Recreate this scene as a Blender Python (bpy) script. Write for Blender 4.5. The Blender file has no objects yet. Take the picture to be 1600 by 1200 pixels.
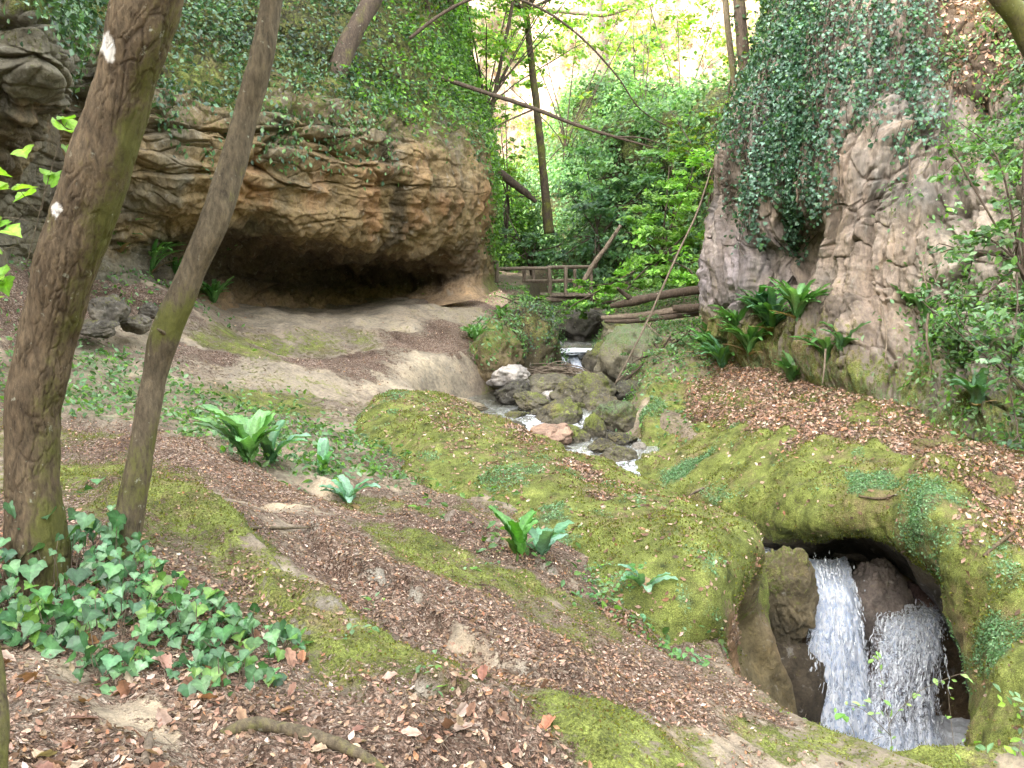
import bpy, bmesh, math, random
import numpy as np
random.seed(7); RNG = np.random.default_rng(11)
S = bpy.context.scene
COL = S.collection
F = 1386.0
PITCH = math.radians(9.0)
cp, sp = math.cos(PITCH), math.sin(PITCH)

def P(px, py, d):
    """world point seen in the photo at (px,py), d metres ahead of the camera (world y)"""
    a = (px - 800) / F; b = (600 - py) / F
    v = np.array([a, cp + b * sp, -sp + b * cp])
    return v * (d / v[1])
def W(a): return np.array([P(*q[:3]) for q in a])

# ---------------------------------------------------------------- numeric noise
_perm = np.random.default_rng(3).permutation(256); _perm = np.concatenate([_perm, _perm, _perm])
_grad = np.random.default_rng(4).normal(size=(256, 3)); _grad /= np.linalg.norm(_grad, axis=1)[:, None]
def noise3(p):
    p = np.asarray(p, dtype=np.float64)
    i = np.floor(p).astype(np.int64); f = p - i; i &= 255
    u = f * f * f * (f * (f * 6 - 15) + 10)
    r = 0
    for dx in (0, 1):
        wx = u[:, 0] if dx else 1 - u[:, 0]
        for dy in (0, 1):
            wy = u[:, 1] if dy else 1 - u[:, 1]
            for dz in (0, 1):
                wz = u[:, 2] if dz else 1 - u[:, 2]
                h = _perm[_perm[_perm[(i[:, 0] + dx) & 255] + ((i[:, 1] + dy) & 255)] + ((i[:, 2] + dz) & 255)]
                g = _grad[h]
                d = g[:, 0] * (f[:, 0] - dx) + g[:, 1] * (f[:, 1] - dy) + g[:, 2] * (f[:, 2] - dz)
                r = r + wx * wy * wz * d
    return r * 1.6
def fbm(p, freq=1.0, oct=4, gain=0.5, off=0.0, ridge=False):
    p = np.asarray(p) * freq + off; a = 1.0; s = 0; t = 0
    for k in range(oct):
        n = noise3(p)
        if ridge: n = 1 - 2 * np.abs(n)
        s = s + a * n; t += a; a *= gain; p = p * 2.03 + 17.3
    return s / t
def cellnoise(p, freq):
    """nearest-feature distance F1, F2-F1 and a random value per cell"""
    p = np.asarray(p) * freq; i = np.floor(p).astype(np.int64); f = p - i
    d1 = np.full(len(p), 9.0); d2 = d1.copy(); rv = np.zeros(len(p))
    for dx in (-1, 0, 1):
        for dy in (-1, 0, 1):
            for dz in (-1, 0, 1):
                c = i + [dx, dy, dz]
                h = _perm[_perm[_perm[c[:, 0] & 255] + (c[:, 1] & 255)] + (c[:, 2] & 255)]
                j = _grad[h] * 0.45 + 0.5
                d = np.linalg.norm(j + [dx, dy, dz] - f, axis=1)
                m = d < d1
                d2 = np.where(m, d1, np.minimum(d2, d)); rv = np.where(m, h / 255.0, rv); d1 = np.where(m, d, d1)
    return d1, d2 - d1, rv
def sstep(a, b, x):
    t = np.clip((x - a) / (b - a), 0, 1); return t * t * (3 - 2 * t)
def mix(a, b, t):
    t = np.asarray(t)
    if np.ndim(a) > 1 or np.ndim(b) > 1 or (t.ndim == 1 and np.ndim(a) == 1 and len(a) == 3): t = t[..., None]
    return np.asarray(a) * (1 - t) + np.asarray(b) * t

# ---------------------------------------------------------------- mesh helpers
def make_mesh(name, V, Q, attrs=None, smooth=True):
    """Q: (n,k) int array, or list of such arrays"""
    Qs = Q if isinstance(Q, list) else [Q]
    Qs = [q for q in Qs if len(q)]
    me = bpy.data.meshes.new(name)
    V = np.ascontiguousarray(V, dtype=np.float32)
    me.vertices.add(len(V)); me.vertices.foreach_set('co', V.ravel())
    loops = np.concatenate([q.ravel() for q in Qs]).astype(np.int32)
    tot = np.concatenate([np.full(len(q), q.shape[1]) for q in Qs]).astype(np.int32)
    st = np.concatenate([[0], np.cumsum(tot)[:-1]]).astype(np.int32)
    me.loops.add(len(loops)); me.loops.foreach_set('vertex_index', loops)
    me.polygons.add(len(tot)); me.polygons.foreach_set('loop_start', st)
    me.polygons.foreach_set('loop_total', tot)
    me.update(calc_edges=True)
    me.polygons.foreach_set('use_smooth', np.full(len(tot), bool(smooth)))
    if attrs:
        for k, a in attrs.items():
            a = np.asarray(a, dtype=np.float32)
            if a.shape[1] == 3: a = np.concatenate([a, np.ones((len(a), 1), np.float32)], 1)
            at = me.attributes.new(k, 'FLOAT_COLOR', 'POINT'); at.data.foreach_set('color', np.ascontiguousarray(a).ravel())
    me.validate(verbose=False)
    return me
def obj(name, me, mat=None, parent=None):
    o = bpy.data.objects.new(name, me); COL.objects.link(o)
    if mat is not None: me.materials.append(mat)
    if parent is not None:
        o.parent = parent
        o.matrix_parent_inverse = parent.matrix_basis.inverted()
    return o
def tag(o, label, cat, group=None, kind=None):
    if label: o['label'] = label
    if cat: o['category'] = cat
    if group: o['group'] = group
    if kind: o['kind'] = kind
    return o
def struct(o): o['kind'] = 'structure'; return o
def thing(name, label, cat, loc=(0, 0, 0), group=None):
    o = bpy.data.objects.new(name, None); COL.objects.link(o); o.location = loc; o.empty_display_size = .1
    tag(o, label, cat, group); return o
def grid_faces(nr, nc, wrap=False):
    r = np.arange(nr - 1)[:, None]; c = np.arange(nc if wrap else nc - 1)[None]
    c2 = (c + 1) % nc
    return np.stack([r * nc + c, r * nc + c2, (r + 1) * nc + c2, (r + 1) * nc + c], -1).reshape(-1, 4)
def grid_normals(G):
    du = np.gradient(G, axis=1); dv = np.gradient(G, axis=0)
    n = np.cross(du, dv); n /= np.linalg.norm(n, axis=2)[..., None] + 1e-9
    return n
def crmat(n, segs):
    """Catmull-Rom interpolation matrix; segs = samples in every span"""
    ts = [np.arange(s) / s + i for i, s in enumerate(segs)]
    t = np.concatenate(ts + [[n - 1.0]])
    M = np.zeros((len(t), n)); i = np.minimum(t.astype(int), n - 2); f = t - i
    w = [(-f + 2 * f**2 - f**3) / 2, (2 - 5 * f**2 + 3 * f**3) / 2, (f + 4 * f**2 - 3 * f**3) / 2, (-f**2 + f**3) / 2]
    for k in range(4):
        j = i + k - 1; wk = w[k]; r = np.arange(len(t))
        inn = (j >= 0) & (j < n); np.add.at(M, (r[inn], j[inn]), wk[inn])
        lo = j < 0; np.add.at(M, (r[lo], np.zeros(lo.sum(), int)), 2 * wk[lo]); np.add.at(M, (r[lo], np.ones(lo.sum(), int)), -wk[lo])
        hi = j >= n; np.add.at(M, (r[hi], np.full(hi.sum(), n - 1)), 2 * wk[hi]); np.add.at(M, (r[hi], np.full(hi.sum(), n - 2)), -wk[hi])
    return M, t
def lin(t, n):
    M = np.zeros((len(t), n)); i = np.minimum(t.astype(int), n - 2); f = t - i; r = np.arange(len(t))
    M[r, i] = 1 - f; M[r, i + 1] += f; return M
class Patch:
    """smooth surface through a grid of control points, C[row][col]"""
    def __init__(s, C, rsegs, csegs):
        C = np.array(C, float); nr, nc = C.shape[:2]
        Mr, s.tr = crmat(nr, rsegs); Mc, s.tc = crmat(nc, csegs)
        s.G = np.einsum('ir,rck,jc->ijk', Mr, C, Mc); s.nr, s.nc = nr, nc
        s.N = grid_normals(s.G)
        s.TR = np.repeat(s.tr[:, None], len(s.tc), 1).ravel(); s.TC = np.repeat(s.tc[None], len(s.tr), 0).ravel()
    def flip(s): s.N = -s.N
    def disp(s, amt, renorm=True):
        s.G = s.G + s.N * amt.reshape(s.G.shape[:2])[..., None]
        sgn = s.N.copy()
        if renorm:
            n = grid_normals(s.G); fl = np.sign((n * sgn).sum(2)); fl[fl == 0] = 1; s.N = n * fl[..., None]
    def attr(s, A):
        A = np.array(A, float); return np.einsum('ir,rck,jc->ijk', lin(s.tr, s.nr), A, lin(s.tc, s.nc)).reshape(-1, A.shape[2])
    @property
    def V(s): return s.G.reshape(-1, 3)
    @property
    def VN(s): return s.N.reshape(-1, 3)
    def mesh(s, name, attrs):
        Q = grid_faces(*s.G.shape[:2])
        # outward winding follows N
        n = np.cross(s.V[Q[:, 1]] - s.V[Q[:, 0]], s.V[Q[:, 2]] - s.V[Q[:, 0]]); d = (n * s.VN[Q[:, 0]]).sum(1)
        if d.mean() < 0: Q = Q[:, ::-1]
        return make_mesh(name, s.V, Q, attrs)
    def areaw(s):
        du = np.gradient(s.G, axis=1); dv = np.gradient(s.G, axis=0)
        return np.linalg.norm(np.cross(du, dv), axis=2).ravel()
def sample(V, N, wgt, n, jit=0.0):
    w = np.maximum(wgt, 0); w = w / w.sum(); i = RNG.choice(len(V), n, p=w)
    return V[i] + RNG.normal(size=(n, 3)) * jit, N[i], i

# ---------------------------------------------------------------- materials
def newmat(name):
    m = bpy.data.materials.new(name); m.use_nodes = True; nt = m.node_tree; nt.nodes.clear(); return m, nt
class NB:
    def __init__(s, nt): s.nt = nt
    def n(s, t, **k):
        nd = s.nt.nodes.new(t)
        for a, b in k.items():
            if a == 'inp':
                for i, v in b.items():
                    if hasattr(v, 'is_linked') or isinstance(v, bpy.types.NodeSocket): s.nt.links.new(v, nd.inputs[i])
                    else: nd.inputs[i].default_value = v
            else: setattr(nd, a, b)
        return nd
    def noise(s, vec, scale, det=4, rough=.6, dist=0): return s.n('ShaderNodeTexNoise', inp={'Vector': vec, 'Scale': scale, 'Detail': det, 'Roughness': rough, 'Distortion': dist}).outputs[0]
    def ramp(s, v, a, b, lo=0., hi=1.): return s.n('ShaderNodeMapRange', inp={0: v, 1: a, 2: b, 3: lo, 4: hi}, clamp=True).outputs[0]
    def math(s, op, a, b=0.5): return s.n('ShaderNodeMath', operation=op, inp={0: a, 1: b}).outputs[0]
    def mixc(s, f, a, b, bt='MIX'):
        nd = s.n('ShaderNodeMix', data_type='RGBA', blend_type=bt)
        for i, v in ((0, f), (6, a), (7, b)):
            if isinstance(v, bpy.types.NodeSocket): s.nt.links.new(v, nd.inputs[i])
            else: nd.inputs[i].default_value = v if i == 0 else tuple(v) + (1,) * (4 - len(v))
        return nd.outputs[2]
    def cramp(s, v, stops):
        nd = s.n('ShaderNodeValToRGB', inp={0: v}); cr = nd.color_ramp
        while len(cr.elements) < len(stops): cr.elements.new(.5)
        for e, (p, c) in zip(cr.elements, stops): e.position = p; e.color = tuple(c) + (1,)
        return nd.outputs[0]
def earth_mat(name, fine=1.0, bump=1.0, vstretch=1.0, crack=1.0):
    """rock whose base colour, moss, litter, ground-cover and wetness are carried by the surface"""
    m, nt = newmat(name); b = NB(nt)
    tc = b.n('ShaderNodeNewGeometry').outputs['Position']
    vec = tc
    if vstretch != 1: vec = b.n('ShaderNodeMapping', inp={0: tc, 3: (1, 1, vstretch)}).outputs[0]
    base = b.n('ShaderNodeAttribute', attribute_name='base').outputs['Color']
    mk = b.n('ShaderNodeAttribute', attribute_name='mask'); sep = b.n('ShaderNodeSeparateColor', inp={0: mk.outputs['Color']})
    moss, lit, teal = sep.outputs[0], sep.outputs[1], sep.outputs[2]; wet = mk.outputs['Alpha']
    n1 = b.noise(vec, 3.2 * fine, 6, .65); n2 = b.noise(vec, 22 * fine, 5, .7); n3 = b.noise(tc, 90 * fine, 3, .7)
    n4 = b.noise(vec, 9 * fine, 5, .6, .6)
    c = b.mixc(1.0, base, b.cramp(n1, [(.25, (.50, .50, .52)), (.5, (.95, .95, .95)), (.75, (1.45, 1.38, 1.28))]), 'MULTIPLY')
    c = b.mixc(1.0, c, b.cramp(n2, [(.3, (.60, .60, .60)), (.5, (1, 1, 1)), (.72, (1.35, 1.32, 1.28))]), 'MULTIPLY')
    c = b.mixc(b.ramp(n4, .60, .72, 0, .55), c, (.40, .38, .33))       # pale lichen
    cr = b.n('ShaderNodeTexVoronoi', feature='DISTANCE_TO_EDGE', inp={'Vector': b.mixc(.35, vec, b.n('ShaderNodeTexNoise', inp={'Vector': vec, 'Scale': 3.}).outputs[1]), 'Scale': 1.9 * fine}).outputs[0]
    crk = b.ramp(cr, .0, .03, crack, 1.)
    c = b.mixc(1.0, c, b.n('ShaderNodeCombineColor', inp={0: crk, 1: crk, 2: crk}).outputs[0], 'MULTIPLY')
    # moss
    mf = b.math('ADD', moss, b.math('MULTIPLY', b.math('SUBTRACT', n1, .5), 1.1)); mf = b.math('ADD', mf, b.math('MULTIPLY', b.math('SUBTRACT', n2, .5), 1.7))
    mfac = b.ramp(mf, .36, .62)
    mcol = b.cramp(b.noise(tc, 5.5, 6, .7), [(.30, (.045, .058, .018)), (.42, (.13, .15, .038)), (.54, (.20, .235, .058)), (.68, (.33, .37, .10))])
    mcol = b.mixc(b.ramp(b.noise(tc, 1.7, 7, .78), .50, .64, 0, .8), mcol, (.25, .185, .105))     # brown dead moss
    mcol = b.mixc(1., mcol, b.cramp(n3, [(.32, (.38, .38, .34)), (.52, (1.0, 1.0, 1.)), (.7, (1.9, 1.9, 1.8))]), 'MULTIPLY')
    c = b.mixc(mfac, c, mcol)
    # leaf litter / soil
    vo = b.n('ShaderNodeTexVoronoi', inp={'Vector': b.mixc(.05, tc, b.n('ShaderNodeTexNoise', inp={'Vector': tc, 'Scale': 30.}).outputs[1]), 'Scale': 95.})
    rnd = b.n('ShaderNodeSeparateColor', inp={0: vo.outputs['Color']}).outputs[0]
    lcol = b.cramp(rnd, [(.0, (.095, .062, .045)), (.35, (.215, .145, .105)), (.6, (.34, .24, .18)), (.82, (.47, .36, .285)), (1., (.64, .55, .46))])
    lcol = b.mixc(1., lcol, b.cramp(n3, [(.3, (.5, .5, .5)), (.6, (1.15, 1.15, 1.15))]), 'MULTIPLY')
    big = b.noise(tc, 1.3, 6, .7); lcol = b.mixc(1., lcol, b.cramp(big, [(.36, (.42, .36, .33)), (.5, (.9, .86, .84)), (.62, (1.12, 1.1, 1.08))]), 'MULTIPLY')
    lf = b.math('ADD', lit, b.math('MULTIPLY', b.math('SUBTRACT', n4, .5), .9)); lf = b.math('ADD', lf, b.math('MULTIPLY', b.math('SUBTRACT', n2, .5), 2.0)); lf = b.math('ADD', lf, b.math('MULTIPLY', b.math('SUBTRACT', n3, .5), 1.2))
    lfac = b.ramp(lf, .42, .58)
    c = b.mixc(lfac, c, lcol)
    # blue-green liverwort / tiny plants
    tf = b.math('ADD', teal, b.math('MULTIPLY', b.math('SUBTRACT', n4, .5), 1.1)); tf = b.math('ADD', tf, b.math('MULTIPLY', b.math('SUBTRACT', n3, .5), 1.8)); tf = b.math('ADD', tf, b.math('MULTIPLY', b.math('SUBTRACT', n2, .5), 1.8))
    tcol = b.cramp(n3, [(.3, (.05, .09, .035)), (.52, (.14, .22, .10)), (.72, (.30, .42, .25))])
    c = b.mixc(b.ramp(tf, .55, .75, 0, .85), c, tcol)
    wd = b.ramp(wet, 0, 1, 1, .38)
    c = b.mixc(1., c, b.n('ShaderNodeCombineColor', inp={0: wd, 1: wd, 2: wd}).outputs[0], 'MULTIPLY')
    rough = b.ramp(wet, 0, 1, .88, .28)
    h = b.math('ADD', b.math('MULTIPLY', n2, .35), b.math('MULTIPLY', n3, .22)); h = b.math('ADD', h, b.math('MULTIPLY', n1, .6))
    h = b.math('ADD', h, b.math('MULTIPLY', lfac, b.math('MULTIPLY', vo.outputs['Distance'], .8)))
    h = b.math('ADD', h, b.math('MULTIPLY', crk, .15))
    h = b.math('ADD', h, b.math('MULTIPLY', mfac, b.math('MULTIPLY', b.noise(tc, 160, 2, .8), .3)))
    bp = b.n('ShaderNodeBump', inp={'Strength': .9 * bump, 'Distance': .05, 'Height': h})
    bs = b.n('ShaderNodeBsdfPrincipled', inp={'Base Color': c, 'Roughness': rough, 'Normal': bp.outputs[0], 'Specular IOR Level': .25})
    o = b.n('ShaderNodeOutputMaterial', inp={0: bs.outputs[0]})
    return m
def leaf_mat(name, trans=.35, rough=.45, spec=.4, mult=1.0):
    m, nt = newmat(name); b = NB(nt)
    c = b.n('ShaderNodeAttribute', attribute_name='base').outputs['Color']
    g = b.n('ShaderNodeNewGeometry')
    nn = b.noise(g.outputs['Position'], 60, 3, .6)
    c = b.mixc(1., c, b.cramp(nn, [(.3, (.7 * mult,) * 3), (.7, (1.25 * mult,) * 3)]), 'MULTIPLY')
    bp = b.n('ShaderNodeBump', inp={'Strength': .3, 'Distance': .01, 'Height': nn})
    bs = b.n('ShaderNodeBsdfPrincipled', inp={'Base Color': c, 'Roughness': rough, 'Specular IOR Level': spec, 'Normal': bp.outputs[0]})
    tr = b.n('ShaderNodeBsdfTranslucent', inp={0: b.mixc(1., c, (1.5, 1.7, .6), 'MULTIPLY')})
    mx = b.n('ShaderNodeMixShader', inp={0: trans, 1: bs.outputs[0], 2: tr.outputs[0]})
    b.n('ShaderNodeOutputMaterial', inp={0: mx.outputs[0]}); return m
def bark_mat(name, c0, c1, moss=(.10, .115, .02)):
    m, nt = newmat(name); b = NB(nt)
    g = b.n('ShaderNodeNewGeometry').outputs['Position']
    vec = b.n('ShaderNodeMapping', inp={0: g, 3: (1, 1, .3)}).outputs[0]
    mk = b.n('ShaderNodeAttribute', attribute_name='mask'); sep = b.n('ShaderNodeSeparateColor', inp={0: mk.outputs['Color']})
    n1 = b.noise(vec, 14, 6, .7, .3); n2 = b.noise(vec, 60, 5, .7); n3 = b.noise(g, 160, 3, .7); n0 = b.noise(g, 4, 5, .6)
    c = b.mixc(b.ramp(n1, .3, .7), c0, c1)
    c = b.mixc(1., c, b.cramp(n2, [(.3, (.45,) * 3), (.5, (1,) * 3), (.7, (1.5, 1.45, 1.4))]), 'MULTIPLY')
    crk = sep.outputs[1]
    c = b.mixc(crk, c, (.035, .024, .016))
    mf = b.math('ADD', sep.outputs[0], b.math('MULTIPLY', b.math('SUBTRACT', n0, .5), 1.6)); mf = b.math('ADD', mf, b.math('MULTIPLY', b.math('SUBTRACT', n2, .5), 1.))
    mc = b.mixc(b.noise(g, 25, 4, .7), (moss[0] * .5, moss[1] * .5, moss[2] * .5), (moss[0] * 1.9, moss[1] * 1.8, moss[2] * 1.8))
    c = b.mixc(b.ramp(mf, .4, .75, 0, .9), c, mc)
    li = b.noise(g, 24, 4, .6); c = b.mixc(b.ramp(li, .65, .72, 0, .7), c, (.36, .37, .29))
    c = b.mixc(sep.outputs[2], c, (.62, .60, .55))
    h = b.math('ADD', n1, b.math('MULTIPLY', n2, .6)); h = b.math('ADD', h, b.math('MULTIPLY', n3, .25))
    bp = b.n('ShaderNodeBump', inp={'Strength': .8, 'Distance': .012, 'Height': h})
    bs = b.n('ShaderNodeBsdfPrincipled', inp={'Base Color': c, 'Roughness': .85, 'Normal': bp.outputs[0], 'Specular IOR Level': .25})
    b.n('ShaderNodeOutputMaterial', inp={0: bs.outputs[0]}); return m

M_ground = earth_mat('ground', 1.0, 1.0, 1.0, .8)
M_cliff = earth_mat('cliff_rock', 1.0, 1.6, .8, .8)
M_flute = earth_mat('fluted_cliff_rock', .9, 1.2, .38)
M_rock = earth_mat('boulder_rock', 1.6, 1.0)
M_leaf = leaf_mat('leaf'); M_gloss = leaf_mat('glossy_leaf', .22, .36, .5); M_dead = leaf_mat('dead_leaf', .12, .7, .2)
M_bark = bark_mat('bark', (.065, .048, .030), (.165, .125, .078), (.085, .092, .024))
M_bark2 = bark_mat('smooth_bark', (.07, .055, .036), (.165, .135, .09), (.10, .11, .028))
M_dark = bark_mat('dark_bark', (.045, .034, .025), (.10, .075, .055))
M_pale = bark_mat('weathered_wood', (.11, .085, .062), (.235, .19, .145))

# ---------------------------------------------------------------- leaf templates (x across, y along, z up)
def T_diamond():
    return np.array([(0, -.5, 0), (.3, 0, .08), (0, .5, 0), (-.3, 0, .08)], float), [np.array([[0, 1, 2], [0, 2, 3]])]
def T_oval():
    v = [(0, -.5, 0), (.2, -.25, .05), (.27, .05, .07), (.14, .33, .02), (0, .55, -.06), (-.14, .33, .02), (-.27, .05, .07), (-.2, -.25, .05), (0, 0, -.01)]
    return np.array(v, float), [np.array([[8, i, (i + 1) % 8] for i in range(8)])]
def T_ivy():
    out = [(0, -.34), (.20, -.46), (.40, -.38), (.60, -.08), (.44, .04), (.34, .22), (.16, .34), (0, .60), (-.16, .34), (-.34, .22), (-.44, .04), (-.60, -.08), (-.40, -.38), (-.20, -.46)]
    v = [(0, -.05, .0)] + [(x, y, .13 * abs(x) * 2 - .16 * max(0, y)) for x, y in out]
    n = len(out); return np.array(v, float), [np.array([[0, 1 + i, 1 + (i + 1) % n] for i in range(n)])]
def T_litter():
    v = [(0, -.5, .05), (.24, -.12, .10), (.20, .2, .0), (0, .5, .14), (-.18, .22, .05), (-.26, -.15, .0), (0, 0, -.03)]
    return np.array(v, float), [np.array([[6, i, (i + 1) % 6] for i in range(6)])]
def T_curl():
    out = []; n = 9; s = np.linspace(0, 1, n); w = .26 * np.sin(np.pi * np.clip(s * .96 + .02, 0, 1))**.8 * (1 + .22 * np.sin(s * 19))
    V = []
    for i in range(n):
        y = s[i] - .5; zc = .16 * np.cos(3 * s[i]) ; V += [(-w[i], y, zc + w[i] * .55), (0, y, zc - .02), (w[i], y + .03, zc + w[i] * .35)]
    return np.array(V, float), [grid_faces(n, 3)]
TC_ = T_curl()
TD, TO, TI, TL = T_diamond(), T_oval(), T_ivy(), T_litter()
def unit(v): return v / (np.linalg.norm(v, axis=-1)[..., None] + 1e-9)
def leaves(name, T, pos, nrm, size, col, mat, parent=None, spin=None, tilt=0.0, along=None):
    v, fs = T; n = len(pos); nrm = unit(nrm + RNG.normal(size=(n, 3)) * tilt)
    a = RNG.normal(size=(n, 3)) if along is None else along + RNG.normal(size=(n, 3)) * .35
    y = unit(a - nrm * (a * nrm).sum(1)[:, None]); x = np.cross(y, nrm)
    s = np.asarray(size)[:, None, None]
    Vv = pos[:, None] + s * (v[None, :, 0, None] * x[:, None] + v[None, :, 1, None] * y[:, None] + v[None, :, 2, None] * nrm[:, None] * RNG.uniform(.5, 1.8, (n, 1, 1)))
    k = len(v); V = Vv.reshape(-1, 3)
    Q = [(f[None] + (np.arange(n) * k)[:, None, None]).reshape(-1, f.shape[1]) for f in fs]
    c = np.repeat(col, k, 0)
    if T is TI: c = np.clip(c * np.tile(np.r_[1.5, np.tile([.8, 1.02], 7)], n)[:, None], 0, 1)
    if T is TC_: c = c * np.tile(np.tile([1.1, .72, 1.0], 9), n)[:, None]
    return obj(name, make_mesh(name, V, Q, {'base': c}, False), mat, parent)
def lcol(n, cols, var=.25, w=None):
    cols = np.array(cols); i = RNG.choice(len(cols), n, p=w)
    return np.clip(cols[i] * RNG.uniform(1 - var, 1 + var, (n, 1)) * RNG.uniform(.93, 1.07, (n, 3)), 0, 1)
G_IVY = [(.05, .11, .05), (.075, .15, .065), (.12, .22, .09), (.04, .09, .055)]
G_BRIGHT = [(.15, .31, .05), (.20, .37, .065), (.11, .25, .045)]
G_YEL = [(.20, .28, .035), (.26, .32, .05), (.15, .24, .03)]
G_MID = [(.08, .17, .045), (.12, .23, .06), (.06, .13, .04)]
G_TEAL = [(.10, .20, .085), (.15, .28, .14), (.22, .36, .20)]
C_LIT = [(.25, .155, .105), (.35, .23, .165), (.48, .345, .265), (.15, .095, .065), (.62, .51, .42), (.38, .20, .115)]
W_LIT = [.29, .29, .15, .16, .04, .07]

# ---------------------------------------------------------------- tubes
def tube_arrays(pts, rad, seg=10, sub=8, bark=0.0, freq=8.0, closed_end=True, knots=()):
    pts = np.array(pts, float); rad = np.array(rad, float); n = len(pts)
    M, t = crmat(n, [sub] * (n - 1)); c = M @ pts; r = np.maximum(M @ rad, .0008)
    tg = unit(np.gradient(c, axis=0)); up = np.array([0, 0, 1.]) if abs(tg[0, 2]) < .9 else np.array([0, 1., 0])
    u = np.zeros_like(c); p = np.cross(tg[0], up); p /= np.linalg.norm(p)
    for i in range(len(c)):
        p = p - tg[i] * p.dot(tg[i]); p /= np.linalg.norm(p); u[i] = p
    w = np.cross(tg, u); a = np.linspace(0, 2 * math.pi, seg, endpoint=False)
    nrm = np.cos(a)[None, :, None] * u[:, None] + np.sin(a)[None, :, None] * w[:, None]
    G = c[:, None] + nrm * r[:, None, None]
    return G, nrm, c, r
def tube(pts, rad, seg=10, sub=8, bark=0.0, freq=8.0):
    G, N, c, r = tube_arrays(pts, rad, seg, sub)
    if bark:
        V = G.reshape(-1, 3); d = fbm(V * [1, 1, .45], freq, 4) * bark
        G = G + N * d.reshape(G.shape[:2])[..., None]
    V = G.reshape(-1, 3); Q = grid_faces(G.shape[0], seg, True)
    V = np.vstack([V, c[:1], c[-1:]]); m = len(V); L = (G.shape[0] - 1) * seg
    k = np.arange(seg); cap = np.concatenate([np.stack([np.full(seg, m - 2), (k + 1) % seg, k], 1), np.stack([np.full(seg, m - 1), L + k, L + (k + 1) % seg], 1)])
    return V, Q, cap
def tubes_mesh(name, lst, mat, parent=None, mask=(0.2, 0, 0, 0)):
    Vs, Qs, Cs, o = [], [], [], 0
    for a in lst:
        V, Q, c = tube(*a[:2], **(a[2] if len(a) > 2 else {}))
        Vs.append(V); Qs.append(Q + o); Cs.append(c + o); o += len(V)
    V = np.vstack(Vs); return obj(name, make_mesh(name, V, [np.vstack(Qs), np.vstack(Cs)], {'mask': np.tile(mask, (len(V), 1))}), mat, parent)

# ================================================================ GROUND
# stream bed: px, py, d, half width
STREAM = [(880, 470, 30, .6), (880, 492, 24, .6), (888, 520, 19.5, .5), (893, 545, 16.2, .3), (897, 549, 15.9, .25), (910, 588, 15.5, .35), (880, 612, 13.8, .9), (820, 642, 12.3, 1.15), (850, 682, 11.2, 1.0),
          (925, 708, 10.5, .85), (975, 740, 9.8, .5), (1060, 792, 9.1, .40), (1150, 834, 8.6, .42), (1240, 868, 8.45, .35), (1335, 874, 8.35, .30)]
SW = W(STREAM); SH = np.array([q[3] for q in STREAM])
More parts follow.
